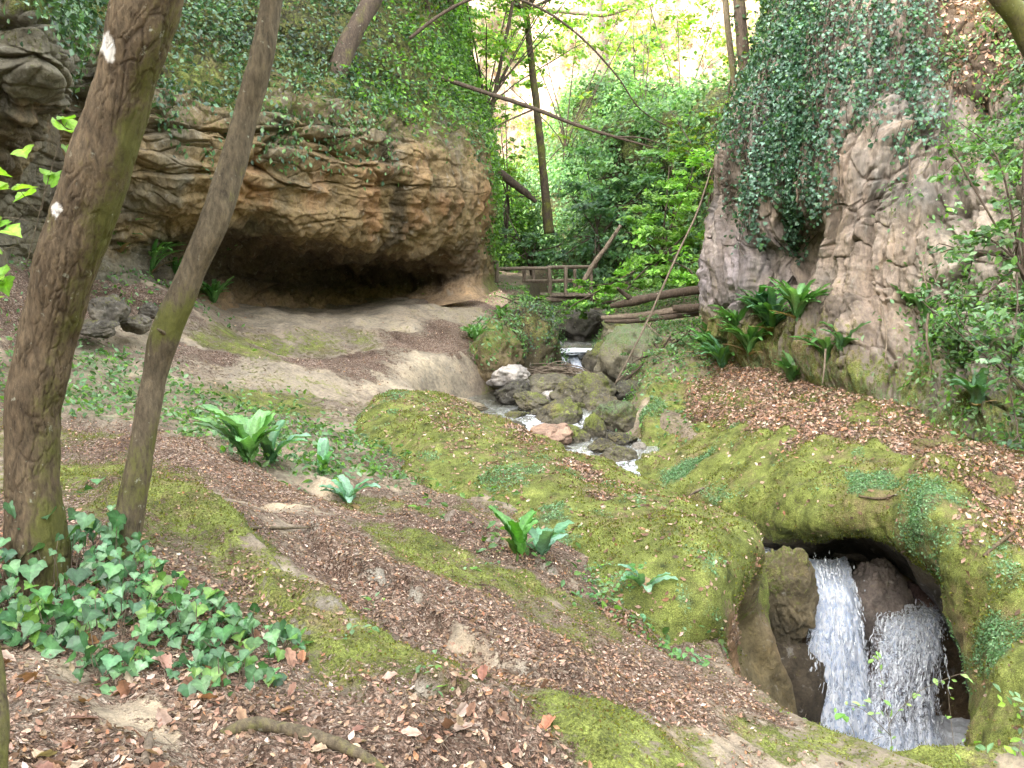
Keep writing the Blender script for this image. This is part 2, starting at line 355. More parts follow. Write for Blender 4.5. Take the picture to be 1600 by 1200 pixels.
# px, py, depth, moss, litter, cover, wet, tone(0 soil .. 1 pale sandstone)
GC = [ (585, 822, 5.6, .1, .9, .3, 0, 0), (680, 848, 5.4, .1, .85, .3, 0, 0), (770, 876, 5.2, .1, .8, .5, 0, 0), (860, 915, 5.0, .1, .8, .6, 0, 0), (800, 1060, 3.7, .15, .95, 0, 0, .1), (690, 1010, 3.8, .1, .95, 0, 0, 0), (960, 1080, 3.75, .2, .9, 0, 0, 0), (700, 940, 4.45, .7, .25, 0, 0, .6), (540, 1075, 3.0, .8, .35, 0, 0, .5), (1300, 1165, 4.15, .6, .2, 0, 0, .4), (1420, 1175, 4.1, .6, .15, 0, 0, .5),
 (0, 1200, 2.15, .1, 1, 0, 0, 0), (-300, 1180, 2.3, .1, 1, 0, 0, 0), (300, 1200, 2.3, .1, 1, 0, 0, 0), (560, 1200, 2.45, .2, .9, 0, 0, .2), (800, 1200, 2.7, .3, .75, 0, 0, .5), (950, 1180, 2.95, .9, .1, .05, 0, .5),
 (1100, 1200, 3.2, .45, .35, 0, 0, .7), (1240, 1195, 3.5, .5, .2, 0, 0, .8), (1400, 1200, 3.7, .5, .1, 0, 0, .9), (1560, 1215, 3.8, .6, .1, .2, 0, .5), (1750, 1230, 3.7, .6, .3, .2, 0, .3),
 (60, 1080, 2.6, .1, 1, .1, 0, 0), (250, 1080, 2.75, .1, 1, .1, 0, 0), (420, 1060, 2.95, .4, .7, 0, 0, .3), (560, 1060, 3.15, .8, .3, 0, 0, .6), (720, 1120, 3.0, .75, .5, 0, 0, .3), (860, 1110, 3.3, .25, .9, 0, 0, .1), (1050, 1120, 3.6, .1, 1, 0, 0, 0), (1180, 1120, 3.95, .3, .7, 0, 0, .1), (1240, 1138, 4.05, .5, .4, 0, 0, .2),
 (60, 950, 3.1, .1, .9, .3, 0, 0), (200, 950, 3.2, .2, .9, .2, 0, 0), (330, 950, 3.35, .6, .5, 0, 0, .4), (450, 940, 3.55, .85, .2, 0, 0, .6), (560, 1000, 3.5, .7, .4, 0, 0, .4), (620, 950, 3.9, .1, 1, 0, 0, 0), (740, 1000, 3.85, .35, .85, 0, 0, .2), (860, 1010, 4.05, .85, .2, 0, 0, .2), (1000, 1040, 4.2, .4, .65, .2, 0, .1),
 (-200, 850, 3.9, .2, .9, .2, 0, 0), (100, 870, 3.65, .3, .8, .2, 0, 0), (260, 830, 4.15, .9, .2, 0, 0, .3), (340, 870, 4.0, .95, .1, 0, 0, .4), (420, 840, 4.4, .4, .6, 0, 0, .2), (500, 850, 4.6, .1, 1, 0, 0, 0), (560, 900, 4.3, .1, 1, 0, 0, 0), (640, 870, 4.9, .8, .15, 0, 0, .7), (720, 900, 4.8, .85, .2, 0, 0, .5), (820, 930, 4.8, .85, .15, .1, 0, .3), (900, 960, 4.75, .6, .4, .5, 0, .1),
 (130, 760, 4.9, .8, .3, .1, 0, .3), (260, 760, 5.2, .6, .6, 0, 0, .2), (360, 760, 5.6, .1, 1, 0, 0, .0), (450, 780, 5.7, .1, 1, 0, 0, 0), (560, 800, 5.9, .6, .3, .1, 0, .6), (660, 820, 5.8, .6, .4, .2, 0, .3), (500, 700, 7.9, .1, .5, .9, 0, .2),
 (130, 690, 6.2, .7, .4, 0, 0, .3), (250, 690, 6.7, .25, .6, 0, 0, .8), (330, 690, 7.0, .1, .4, 1., 0, .2), (480, 745, 6.6, .1, .4, 1., 0, .2), (400, 720, 6.9, .1, .4, 1., 0, .2), (420, 690, 7.7, .1, .3, 1.3, 0, .1), (100, 640, 7.2, .2, .2, .9, 0, .3),
 (-100, 620, 6.8, .2, .6, .7, 0, .2), (160, 610, 8.2, .1, .1, 1, 0, .2), (280, 620, 8.6, .1, .2, 1, 0, .2), (350, 650, 8.5, .2, .3, .9, 0, .2), (450, 640, 9.6, .75, .2, .5, 0, .3), (530, 650, 9.7, .4, .4, .3, 0, .5), (400, 600, 10.3, .35, .2, .05, 0, .9), (480, 610, 10.6, .35, .1, .1, 0, .9),
 (150, 560, 9.1, .1, .3, .9, 0, .4), (60, 530, 8.9, .1, .8, .4, 0, .1), (200, 535, 9.9, .1, .3, 0, 0, .9), (300, 555, 10.3, .1, .8, 0, 0, .8), (380, 560, 10.9, .75, .1, .2, 0, .5), (450, 570, 11.3, .1, .9, 0, 0, .4), (550, 590, 11.5, .0, .75, 0, 0, .8), (620, 600, 11.6, 0, .1, 0, 0, 1), (700, 600, 11.9, 0, .1, 0, 0, 1), (755, 595, 12.3, .2, .0, 0, 0, .9), (700, 560, 13.0, 0, .15, 0, 0, 1), (560, 560, 12.4, 0, .9, 0, 0, .7), (450, 535, 12.5, .6, .1, 0, 0, .6), (400, 540, 12.0, .8, .1, 0, 0, .7), (560, 530, 13.4, .5, .2, 0, 0, .6), (650, 540, 13.8, 0, 1, 0, 0, .5), (720, 520, 14.9, 0, .9, 0, 0, .6), (600, 505, 14.4, .2, 0, 0, 0, .95),
 (450, 500, 13.6, .1, .0, 0, 0, 1), (380, 510, 13.0, .3, .3, .2, 0, .6), (700, 490, 15.6, .3, .2, 0, 0, .9), (760, 480, 17, .2, .8, 0, 0, .6), (560, 490, 15.0, .05, 0, 0, 0, .9), (450, 488, 15.3, 0, 0, 0, 0, .8), (560, 479, 17, 0, 0, 0, 0, .7), (790, 455, 19.5, .5, .7, .4, 0, .2), (760, 448, 20, .5, .6, .4, 0, .2), (830, 460, 20.5, .3, .4, .6, 0, .3), (790, 440, 24, .2, .4, .9, 0, .3),  # ground near the bridge made mossier and darker to cancel a sun patch
 (300, 480, 11.8, .2, .5, .5, 0, .2), (200, 470, 11.0, .2, .8, .4, 0, .1), (230, 440, 11.6, .2, .7, .5, 0, .1), (100, 450, 10.2, .2, .7, .4, 0, .1), (0, 440, 9.2, .2, .8, .3, 0, .1), (-150, 470, 8, .2, .8, .3, 0, .1),
 (780, 530, 15.3, .7, .1, .4, 0, .3), (800, 560, 13.9, .5, .1, .3, 0, .3), (830, 480, 19, .4, .2, .8, 0, .1),
 # beyond the stream
 (950, 490, 18, .4, .3, .8, 0, .2), (1000, 470, 20, .3, .3, .9, 0, .1), (1050, 520, 15, .4, .3, .9, 0, .1), (1060, 560, 13.4, .5, .3, .8, 0, .2), (1000, 600, 12.8, .5, .1, .6, .2, .2), (1090, 500, 15.8, .3, .4, .8, 0, .1), (1050, 440, 24, .3, .3, .9, 0, .1),
 (960, 560, 14.7, .5, .1, .6, 0, .3)]
# world-space controls (x, y, z, ...)
GW = [(-5, 0, -1.2), (-2.5, -2, -1.3), (0, 0, -1.5), (2, 0, -1.9), (4, 1, -2.0), (6, 2.5, -1.8), (9, 4, -1.5), (0, -4, -1.4), (5, -4, -1.7), (-7, -4, -.9), (1.2, 1.6, -1.75), (3, 2.6, -2.2), (6, 8.5, -2.4), (4.5, 10.5, -2.2), (6, 14, -1.2), (9, 9, -1.4), (10, 16, 0), (4, 30, -.3), (8, 30, 2.5), (-4, 30, 0), (-10, 30, 2), (0.5, 38, -.5), (6, 42, 3), (-6, 42, 2), (14, 36, 6), (-14, 20, 1), (-12, 10, .5), (3, 60, 10), (-16, 60, 12), (20, 60, 14), (16, 4, 1), (-10, 3, .5), (14, 24, 4)]
gp = np.vstack([W(GC), np.array(GW)]); ga = np.vstack([np.array([q[3:] for q in GC]), np.tile([.3, .5, .6, 0, .2], (len(GW), 1))])
def tps_fit(X, z, lam):
    d = np.linalg.norm(X[:, None] - X[None], axis=2); K = d**2 * np.log(d + 1e-6); n = len(X)
    A = np.zeros((n + 3, n + 3)); A[:n, :n] = K + lam * np.eye(n); Pm = np.hstack([np.ones((n, 1)), X]); A[:n, n:] = Pm; A[n:, :n] = Pm.T
    return np.linalg.solve(A, np.concatenate([z, np.zeros(3)]))
lam = .02
gw_ = tps_fit(gp[:, :2], gp[:, 2], lam)
POOL = np.array([(1.3, 5.3), tuple(P(1140, 1115, 4.45)[:2]), tuple(P(1245, 1150, 4.15)[:2]), tuple(P(1560, 1200, 4.0)[:2]), (4.5, 5.5), (4.9, 8.05), (1.6, 8.05), (1.0, 6.8)])
def sdpoly(x, y, poly):
    d = np.full(len(x), 1e9); s = np.ones(len(x)); n = len(poly)
    for i in range(n):
        a = poly[i]; b = poly[(i + 1) % n]; ex, ey = b - a; wx = x - a[0]; wy = y - a[1]
        t = np.clip((wx * ex + wy * ey) / (ex * ex + ey * ey), 0, 1); d = np.minimum(d, (wx - t * ex)**2 + (wy - t * ey)**2)
        c1 = y >= a[1]; c2 = y < b[1]; c3 = ex * wy > ey * wx
        s = np.where((c1 & c2 & c3) | (~c1 & ~c2 & ~c3), -s, s)
    return s * np.sqrt(d)      # negative inside
def stream_dist(x, y):
    best = np.full(len(x), 1e9); z = np.zeros(len(x)); hw = np.zeros(len(x))
    for i in range(len(SW) - 1):
        a, b = SW[i], SW[i + 1]; e = b[:2] - a[:2]; t = np.clip(((x - a[0]) * e[0] + (y - a[1]) * e[1]) / e.dot(e), 0, 1)
        d = np.hypot(x - a[0] - t * e[0], y - a[1] - t * e[1]); m = d < best
        best = np.where(m, d, best); z = np.where(m, a[2] * (1 - t) + b[2] * t, z); hw = np.where(m, SH[i] * (1 - t) + SH[i + 1] * t, hw)
    return best, z, hw
def march(px, py):
    """standing point on the smooth ground for a sight line"""
    d = np.linspace(1.6, 14, 260); pp = np.array([P(px, py, q) for q in d]); g = ground_z(pp[:, 0], pp[:, 1], False, False); i = np.argmax(pp[:, 2] < g)
    return pp[i, :2]
LEDGES = None
def ledge_defs():
    L = []
    for pix, h, w, fall in [([(235, 775), (330, 822), (400, 880), (470, 950), (560, 1020), (640, 1075), (740, 1135), (840, 1200)], -.085, .035, .45),
                            ([(486, 835), (505, 885), (560, 920), (640, 955), (680, 1010), (745, 1050), (850, 1095), (960, 1120)], .085, .03, .55),
                            ([(230, 690), (290, 712), (350, 745), (420, 775)], -.07, .04, .5),
                            ([(690, 830), (760, 862), (850, 905), (920, 950)], .05, .04, .4),
                            ([(470, 1000), (540, 1030), (575, 1060)], .05, .02, .18),
                            ([(400, 950), (450, 1000), (500, 1035), (520, 1080)], .04, .02, .2),
                            ([(640, 1130), (720, 1165), (780, 1195)], .05, .02, .25)]:
        L.append((np.array([march(*q) for q in pix]), h, w, fall))
    return L
def ledge_z(x, y):
    out = np.zeros(len(x)); edge = np.zeros(len(x)); wv = fbm(np.stack([x, y, x * 0], 1), 3.2, 4, off=61.) * .09 + fbm(np.stack([x, y, x * 0], 1), 11, 3, off=1.) * .025
    for pl, h, w, fall in LEDGES:
        best = np.full(len(x), 1e9); sg = np.zeros(len(x)); al = np.zeros(len(x))
        for i in range(len(pl) - 1):
            a, b = pl[i], pl[i + 1]; e = b - a; tt = ((x - a[0]) * e[0] + (y - a[1]) * e[1]) / e.dot(e); t = np.clip(tt, 0, 1)
            dx = x - a[0] - t * e[0]; dy = y - a[1] - t * e[1]; d = np.hypot(dx, dy); m = d < best
            best = np.where(m, d, best); sg = np.where(m, np.sign(e[0] * dy - e[1] * dx), sg); al = np.where(m, (i + tt) / (len(pl) - 1), al)
        sd = best * sg * np.sign(h) + wv; sd = -sd if h < 0 else sd
        # positive h: raised on the left of the line (far side); negative: raised on the near side
        s_ = sd if h > 0 else -sd
        q = best * sg + wv; q = q if h > 0 else -q
        taper = sstep(-.04, .08, al) * sstep(1.04, .9, al)
        out += abs(h) * sstep(-w, w, q) * np.exp(-(np.maximum(q, 0) / fall)**2) * taper; edge = np.maximum(edge, np.exp(-((q + w * .1) / (w * 1.5))**2) * taper)
    return out, edge
MOUNDS = [(935, 1195, .36, .08), (1040, 1200, .3, .04), (1300, 1190, .30, .01), (1480, 1199, .2, .01), (300, 850, .5, .08), (620, 985, .12, .04), (560, 760, .5, .06), (235, 725, .35, .07), (130, 700, .5, .08), (440, 610, .8, .18)]
def ground_z(x, y, detail=True, ledges=True):
    x = np.asarray(x, float).ravel(); y = np.asarray(y, float).ravel(); z = np.zeros(len(x)); n = len(gp)
    for s in range(0, len(x), 40000):
        X = x[s:s + 40000]; Y = y[s:s + 40000]
        d2 = (X[:, None] - gp[None, :, 0])**2 + (Y[:, None] - gp[None, :, 1])**2
        z[s:s + 40000] = (.5 * d2 * np.log(d2 + 1e-12)) @ gw_[:n] + gw_[n] + gw_[n + 1] * X + gw_[n + 2] * Y
    if ledges:
        z = z + ledge_z(x, y)[0]
        for mx, my, r, h in MOUNDP: z = z + h * np.exp(-((x - mx)**2 + (y - my)**2) / (r * r))
    d, sz, hw = stream_dist(x, y)
    k = sstep(1.0, 0.0, (d - hw) / .55); z = np.where(z > sz - .1, z * (1 - k) + (sz - .12) * k, z)
    if detail:
        p = np.stack([x, y, z * .3], 1); yy = np.clip(y, 1, 40)
        z = z + fbm(p, .9, 4, off=5.) * .10 * np.clip(y / 6, .5, 2) * (1 - .6 * k)
        # low rounded ledges running towards the gorge, as bedded sandstone
        q = p @ np.array([[.75, -.5, 0], [.66, .85, 0], [0, 0, 1]])
        r = fbm(q * [1.9, .55, 1], 1.1, 3, off=31., ridge=True); z = z + (np.maximum(r, 0)) * .10 * sstep(14, 6, y)
        z = z + fbm(p, 6, 4, off=3.) * .022
    sd = sdpoly(x, y, POOL) + fbm(np.stack([x, y, x * 0], 1), 1.6, 3) * .08
    k2 = sstep(.02, -.42, sd); z = np.where(z > -4.8, z * (1 - k2) + -4.85 * k2, z)
    return z
LEDGES = ledge_defs(); MOUNDP = [(*march(a, b), r, h) for a, b, r, h in MOUNDS]
# fan-shaped grid, dense near the camera
nr, nc = 820, 760
v = np.linspace(0, 1, nr); yv = np.concatenate([np.linspace(-8, .9, 40), 1.0 * (70 / 1.0) ** (np.linspace(0, 1, nr - 40))])
sc = np.linspace(-1, 1, nc); sc = np.sign(sc) * (np.abs(sc) * .72 + np.abs(sc)**5 * 1.1)
Y = np.repeat(yv[:, None], nc, 1); X = sc[None] * (np.maximum(Y, 1.2) + 3.)
x, y = X.ravel(), Y.ravel(); z = ground_z(x, y)
GV = np.stack([x, y, z], 1); Gg = GV.reshape(nr, nc, 3); GN = grid_normals(Gg); GN = (GN * np.sign(GN[..., 2:])).reshape(-1, 3)
def idw(x, y, pts, A, pw=3.5):
    out = np.zeros((len(x), A.shape[1]))
    for s in range(0, len(x), 40000):
        d2 = (x[s:s + 40000, None] - pts[None, :, 0])**2 + (y[s:s + 40000, None] - pts[None, :, 1])**2 + 1e-3
        w = d2 ** (-pw / 2); out[s:s + 40000] = (w @ A) / w.sum(1)[:, None]
    return out
_wp = fbm(np.stack([x, y, x * 0], 1), .9, 4, off=90.); _wq = fbm(np.stack([x, y, x * 0], 1), .9, 4, off=190.); _ws = np.clip(y / 6, .5, 3) * .35
GA = idw(x + _wp * _ws, y + _wq * _ws, gp, ga)
_lz, ledge_edge = ledge_z(x, y); _e2 = np.stack([x, y, x * 0], 1); ledge_edge = ledge_edge ** 1.6 * sstep(-.22, .30, fbm(_e2, 3.6, 5, off=33., gain=.7)) * .9
_mn = sum(np.exp(-((x - mx)**2 + (y - my)**2) / (r * r * .5)) for mx, my, r, h in MOUNDP[:4]) * .5
GA[:, 0] = GA[:, 0] + .5 * _mn + .55 * fbm(_e2, 1.3, 5, off=7., gain=.6) * (y < 9); GA[:, 1] -= .5 * fbm(_e2, 1.3, 5, off=7., gain=.6) * (y < 9); _rk = sstep(.10, .34, fbm(_e2, 1.15, 5, off=270., gain=.62)) * (y < 14); GA[:, 1] -= .75 * _rk; GA[:, 0] -= .35 * _rk; GA[:, 4] = np.maximum(GA[:, 4], .75 * _rk); GA[:, 1] = GA[:, 1] - .8 * _mn - .8 * ledge_edge; GA[:, 0] -= .55 * ledge_edge * (1 + fbm(np.stack([x, y, x * 0], 1), 4, 3)) ; GA[:, 4] = np.maximum(GA[:, 4], ledge_edge * .8)
tone = GA[:, 4] + .25 * fbm(GV, 1.5, 4, off=9.)
gbase = mix(np.array([.24, .18, .135]), np.array([.38, .325, .24]), np.clip(tone, 0, 1))
gbase = mix(gbase, np.array([.33, .32, .28]), ledge_edge * .8)
sd_, sz_, hw_ = stream_dist(x, y)
wet = np.clip(sstep(.5, -.1, sd_ - hw_), 0, 1) * .9
deep = sstep(-2.9, -3.4, z); wet = np.maximum(wet, deep * .8 * sstep(12, 10, y))
gm = GA[:, :4].copy(); gm[:, 2] = gm[:, 2] * .55; gm[:, 3] = wet; gm[:, 1] *= (1 - wet) ; gm[:, 0] *= 1 - .6 * deep; gm[:, 2] *= 1 - wet
gbase = mix(gbase, np.array([.17, .12, .07]), deep)
ground = struct(obj('ground', make_mesh('ground', GV, grid_faces(nr, nc), {'base': gbase, 'mask': gm}), M_ground))

# ================================================================ LEFT CLIFF
def extend(c, r10): return c + [r10]
LC = [
 [(-150, 520, 8.3), (-150, 430, 8.5), (-150, 370, 8.6), (-150, 320, 8.5), (-150, 260, 8.3), (-150, 190, 8.1), (-150, 120, 8.0), (-150, 50, 8.0), (-150, -40, 8.4), (-150, -150, 9.5)],
 [(0, 520, 9.0), (0, 430, 9.4), (0, 380, 9.6), (0, 330, 9.3), (0, 260, 8.7), (0, 180, 8.2), (0, 100, 7.9), (0, 20, 7.9), (0, -60, 8.3), (0, -160, 9.5)],
 [(70, 500, 9.8), (60, 430, 10.2), (50, 380, 10.3), (40, 330, 10.1), (35, 270, 9.3), (60, 190, 8.8), (88, 115, 8.3), (78, 45, 8.2), (60, -40, 8.8), (60, -160, 10)],
 [(110, 500, 10.5), (110, 430, 10.9), (110, 380, 11), (110, 330, 11), (105, 260, 10.9), (108, 200, 10.8), (112, 130, 10.7), (115, 60, 10.8), (120, -30, 11.3), (120, -150, 12.5)],
 [(215, 500, 11.0), (215, 440, 11.6), (215, 400, 12), (215, 350, 11.7), (215, 300, 11.3), (215, 250, 11.1), (215, 190, 11.1), (215, 120, 11.4), (230, 20, 12.6), (240, -120, 14.5)],
 [(335, 515, 12.6), (340, 478, 14), (340, 425, 14.6), (340, 380, 13.8), (340, 345, 12.5), (340, 290, 12.0), (340, 230, 11.9), (340, 170, 12.1), (350, 60, 13.6), (360, -110, 16)],
 [(440, 500, 15.0), (445, 485, 16), (450, 440, 16.6), (450, 400, 15.6), (450, 355, 13.2), (450, 290, 12.8), (450, 220, 12.6), (450, 155, 12.9), (460, 50, 14.6), (470, -100, 17)],
 [(570, 495, 16.6), (570, 478, 17.6), (570, 435, 18), (570, 402, 16.8), (570, 374, 14.4), (570, 300, 13.9), (570, 230, 13.7), (570, 185, 14.0), (575, 80, 15.8), (580, -80, 18.5)],
 [(660, 482, 16.4), (660, 465, 17.4), (660, 438, 17.6), (660, 408, 16.7), (660, 384, 15.6), (660, 310, 15.0), (655, 250, 14.9), (650, 205, 15.2), (640, 100, 17), (640, -60, 20)],
 [(738, 468, 16.6), (730, 450, 17), (728, 425, 17.1), (728, 395, 16.8), (730, 370, 16.5), (733, 310, 16.2), (730, 265, 16.2), (720, 215, 16.5), (690, 120, 18.3), (670, -40, 21.5)],
 [(772, 455, 18), (760, 435, 18), (755, 410, 17.9), (753, 385, 17.8), (755, 360, 17.6), (758, 300, 17.6), (757, 260, 17.8), (745, 205, 18), (712, 120, 19.5), (690, -40, 23)],
 [(775, 452, 21), (766, 435, 21), (765, 410, 21), (763, 385, 21), (762, 360, 21), (762, 300, 21), (760, 260, 21.2), (750, 190, 21.4), (722, 110, 23), (700, -40, 26)],
 [(730, 450, 27), (725, 435, 27), (722, 410, 27), (720, 385, 27), (718, 360, 27), (715, 300, 27), (712, 260, 27), (708, 190, 27.4), (700, 110, 28), (690, 20, 31)],
]
def wcol(x, y): return [np.array(q, float) for q in [(x + .3, y, -2), (x, y, -1.2), (x - .1, y, -.5), (x, y, .2), (x + .1, y, 1), (x, y, 1.8), (x, y, 2.6), (x - .2, y, 3.4), (x - 1.5, y, 5), (x - 3.2, y, 7)]]
cols = [wcol(-6.5, -14), wcol(-6.2, -6), wcol(-6.0, 1), wcol(-5.7, 5)] + [[P(*q) for q in c] for c in LC]
shade_hill_h = [17, 17, 17, 17, 17, 16, 16, 15, 15, 15, 15, 14, 12, 9, 6, 3, 2]  # unseen upper hill, heights shaped to keep the sun off the gorge
for i, c in enumerate(cols):
    a = c[-1]; c.append(a + np.array([-4 if i < 14 else -2, 0, shade_hill_h[i] * .5])); c.append(a + np.array([-11 if i < 14 else -5, 0, shade_hill_h[i]]))
C = np.array(cols).transpose(1, 0, 2)
LP = Patch(C, [14, 42, 42, 50, 60, 60, 60, 50, 60, 30, 12], [4, 4, 6, 12, 60, 50, 40, 60, 70, 66, 70, 50, 50, 30, 30, 16])
if LP.VN[:, 0].mean() < 0: LP.flip()
# orient towards the camera side
if (LP.N[60, 200] @ (-LP.G[60, 200])) < 0: LP.flip()
V = LP.V; TR, TC = LP.TR, LP.TC
scl = np.clip(V[:, 1] / 14, .5, 1.2)
blk, edge, rv = cellnoise(V * [.75, .75, 2.6] + fbm(V, .8, 3)[:, None] * .5, .85)
rough_zone = sstep(13.2, 9.8, TC) * (.35 + .65 * sstep(4.6, 5.6, TR + .6 * fbm(V, .8, 3, off=12.))) ; face = sstep(8.6, 7.4, TR)      # broken ledges to the left, smoother orange face to the right
am = (rv - .5) * .20 * (.1 + rough_zone) - .14 * sstep(.09, .0, edge) * (.1 + rough_zone)
zz = V[:, 2] + fbm(V, .5, 3, off=2.) * .22 + fbm(V, 2.5, 2, off=7.) * .04
led = (zz * 2.6 + .15 * TC) % 1.0; am += (sstep(0, .75, led) - sstep(.86, 1., led) - .4) * .20 * (.15 + rough_zone) * sstep(3.2, 4.4, TR) * np.clip(.5 + 1.5 * fbm(V, .8, 3, off=60.), 0, 1.4)
b2, e2, rv2 = cellnoise(V * [.8, .8, 2.2] + 9, 2.6); am += ((rv2 - .5) * .08 - .05 * sstep(.12, 0, e2)) * (.1 + rough_zone)
am += fbm(V, 1.1, 5, off=8., gain=.55) * .30 + fbm(V * [1, 1, .4], 4.5, 3, ridge=True) * .035
am += (1 - rough_zone) * (fbm(V * [1, 1, .45], 1.5, 5, off=3., gain=.55) * .34 + fbm(V @ np.array([[.8, .3, .5], [-.3, .9, 0], [-.5, 0, .85]]) * [.8, 1, 3.], 1.2, 3, off=13., ridge=True) * .07)
am *= scl * (.35 + .65 * face) * (1 - .45 * sstep(11.5, 13, TC)) * sstep(0.3, 1.2, TR)
am = np.where(TR > 9.6, fbm(V, .5, 4) * .8, am)
LP.disp(am)
V = LP.V; N = LP.VN
n1 = fbm(V, .9, 5, off=14.); n2 = fbm(V * [1, 1, .35], 1.6, 4, off=40.)
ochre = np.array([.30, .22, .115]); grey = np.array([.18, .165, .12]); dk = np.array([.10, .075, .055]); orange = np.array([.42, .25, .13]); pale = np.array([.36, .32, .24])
base = mix(np.tile(grey, (len(V), 1)), ochre, sstep(-.35, .35, n1 + (.55 - .22 * np.abs(TR - 4.6)) + .1 * (TC - 12)))
base = mix(base, np.array([.06, .05, .035]), sstep(.05, .4, fbm(V * [1, 1, .3], 1.3, 4, off=140.)) * .75)
base = mix(base, orange, sstep(.05, .45, n2 + .28 * sstep(10.5, 13.5, TC) - .18 * np.abs(TR - 4.8)) * .8)
base = mix(base, pale, sstep(.15, .5, fbm(V, 1.7, 4, off=77.)) * .7 * sstep(4.5, 6, TR))
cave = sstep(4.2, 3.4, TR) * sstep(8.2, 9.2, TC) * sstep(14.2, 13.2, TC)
base = mix(base, dk * 1.1, cave * (.75 + .25 * n1)); base = mix(base, np.array([.46, .32, .19]), sstep(1.9, 1.2, TR) * cave * .75)  # cave shade and the lit foot of its back wall, painted into base
slope = sstep(6.9, 7.8, TR + .5 * n1)
base = mix(base, np.array([.07, .055, .035]), slope)
msk = np.zeros((len(V), 4)); msk[:, 0] = .30 * sstep(5.5, 7.5, TR) + .15 + slope * .3 + .5 * sstep(1.8, .8, TR) * sstep(12.5, 14, TC) - cave * .5 + .35 * sstep(.1, .5, n2) * sstep(12.5, 14., TC)
msk[:, 1] = -.3 + slope * .7; msk[:, 2] = slope * .45 - .1
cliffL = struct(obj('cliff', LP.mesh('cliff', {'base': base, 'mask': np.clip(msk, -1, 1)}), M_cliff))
LPbase = base

# ================================================================ RIGHT CLIFF
RC = [
 [(1150, 480, 24), (1150, 440, 24), (1150, 390, 24), (1152, 340, 24), (1155, 280, 24), (1160, 220, 24), (1170, 160, 24), (1180, 80, 24.5), (1190, -20, 25), (1200, -200, 27)],
 [(1125, 500, 18), (1125, 450, 18), (1125, 400, 18), (1130, 340, 18), (1130, 285, 18), (1145, 215, 18), (1165, 150, 18.2), (1180, 80, 18.5), (1195, -10, 19), (1205, -200, 21)],
 [(1112, 520, 14.8), (1108, 460, 14.8), (1106, 410, 14.7), (1112, 350, 14.8), (1118, 290, 14.8), (1126, 225, 14.8), (1150, 155, 15), (1170, 80, 15.4), (1186, 0, 16), (1200, -180, 18)],
 [(1108, 540, 13.2), (1105, 485, 13), (1103, 420, 12.9), (1108, 370, 13), (1122, 310, 13.2), (1118, 260, 13), (1142, 195, 13.3), (1168, 130, 13.8), (1188, 40, 14.5), (1205, -150, 16.5)],
 [(1150, 580, 12.0), (1150, 500, 12.1), (1150, 440, 12.05), (1155, 390, 12.1), (1160, 330, 12.0), (1165, 270, 12.0), (1175, 200, 12.2), (1195, 130, 12.6), (1215, 30, 13.4), (1230, -150, 15)],
 [(1215, 590, 11.3), (1218, 500, 11.55), (1225, 440, 12.1), (1225, 385, 12.3), (1225, 330, 11.6), (1225, 270, 11.4), (1230, 200, 11.6), (1240, 120, 12), (1250, 20, 12.8), (1260, -150, 14.2)],
 [(1290, 610, 10.4), (1285, 520, 10.8), (1285, 450, 11.2), (1290, 390, 11.3), (1290, 330, 11.1), (1290, 270, 11), (1295, 200, 11.2), (1300, 120, 11.6), (1310, 10, 12.3), (1320, -150, 13.5)],
 [(1380, 640, 9.6), (1375, 550, 10), (1375, 460, 10.4), (1380, 390, 10.5), (1380, 320, 10.6), (1380, 260, 10.6), (1385, 190, 10.9), (1390, 110, 11.4), (1395, 0, 12), (1400, -150, 13.3)],
 [(1470, 670, 8.9), (1470, 560, 9.5), (1470, 480, 9.7), (1470, 400, 9.8), (1470, 330, 10), (1470, 250, 10.6), (1475, 180, 11.2), (1480, 100, 11.8), (1480, 0, 12.3), (1480, -150, 13.5)],
 [(1570, 700, 8.1), (1565, 590, 8.7), (1565, 500, 9), (1565, 420, 9.1), (1565, 340, 9.3), (1565, 250, 10), (1565, 170, 10.8), (1565, 90, 11.3), (1565, 0, 11.8), (1565, -150, 13)],
 [(1700, 720, 7.3), (1690, 600, 7.9), (1690, 500, 8.2), (1690, 420, 8.4), (1690, 340, 8.6), (1690, 250, 9.3), (1690, 170, 10), (1690, 90, 10.6), (1690, 0, 11), (1690, -150, 12.5)],
 [(1950, 780, 6.3), (1940, 620, 6.9), (1940, 500, 7.2), (1940, 420, 7.4), (1940, 340, 7.6), (1940, 250, 8.2), (1940, 170, 9), (1940, 90, 9.5), (1940, 0, 10), (1940, -150, 11.5)],
 [(2400, 900, 4.6), (2400, 700, 5.2), (2400, 560, 5.4), (2400, 450, 5.6), (2400, 350, 5.8), (2400, 250, 6.4), (2400, 150, 7), (2400, 50, 7.5), (2400, -50, 8), (2400, -250, 9)],
]
C = np.array([[P(q[0] + (26 if i < 6 else 12 if i == 6 else 0), q[1], q[2]) for q in c] for i, c in enumerate(RC)]).transpose(1, 0, 2)
RP = Patch(C, [40, 56, 50, 50, 50, 50, 50, 50, 40], [10, 24, 40, 60, 66, 66, 66, 66, 66, 50, 20, 8])
if RP.N[100, 200] @ (-RP.G[100, 200]) < 0: RP.flip()
V = RP.V; TR, TC = RP.TR, RP.TC
fl = V[:, 0] * .8 - V[:, 1] * .6 + fbm(V * [1, 1, .25], .9, 3) * .5
am = fbm(np.stack([fl * 2.3, fl * 0 + 3, V[:, 2] * .28], 1), 1, 4, ridge=True) * .27 * sstep(8.5, 6, TR)
am += fbm(np.stack([fl * 7, fl * 0, V[:, 2] * .7], 1), 1, 3, ridge=True) * .035
am += fbm(V * [1, 1, .3], .8, 5, off=21., gain=.5) * .26 + fbm(V * [1, 1, .6], 5, 4, off=2., gain=.6) * .075
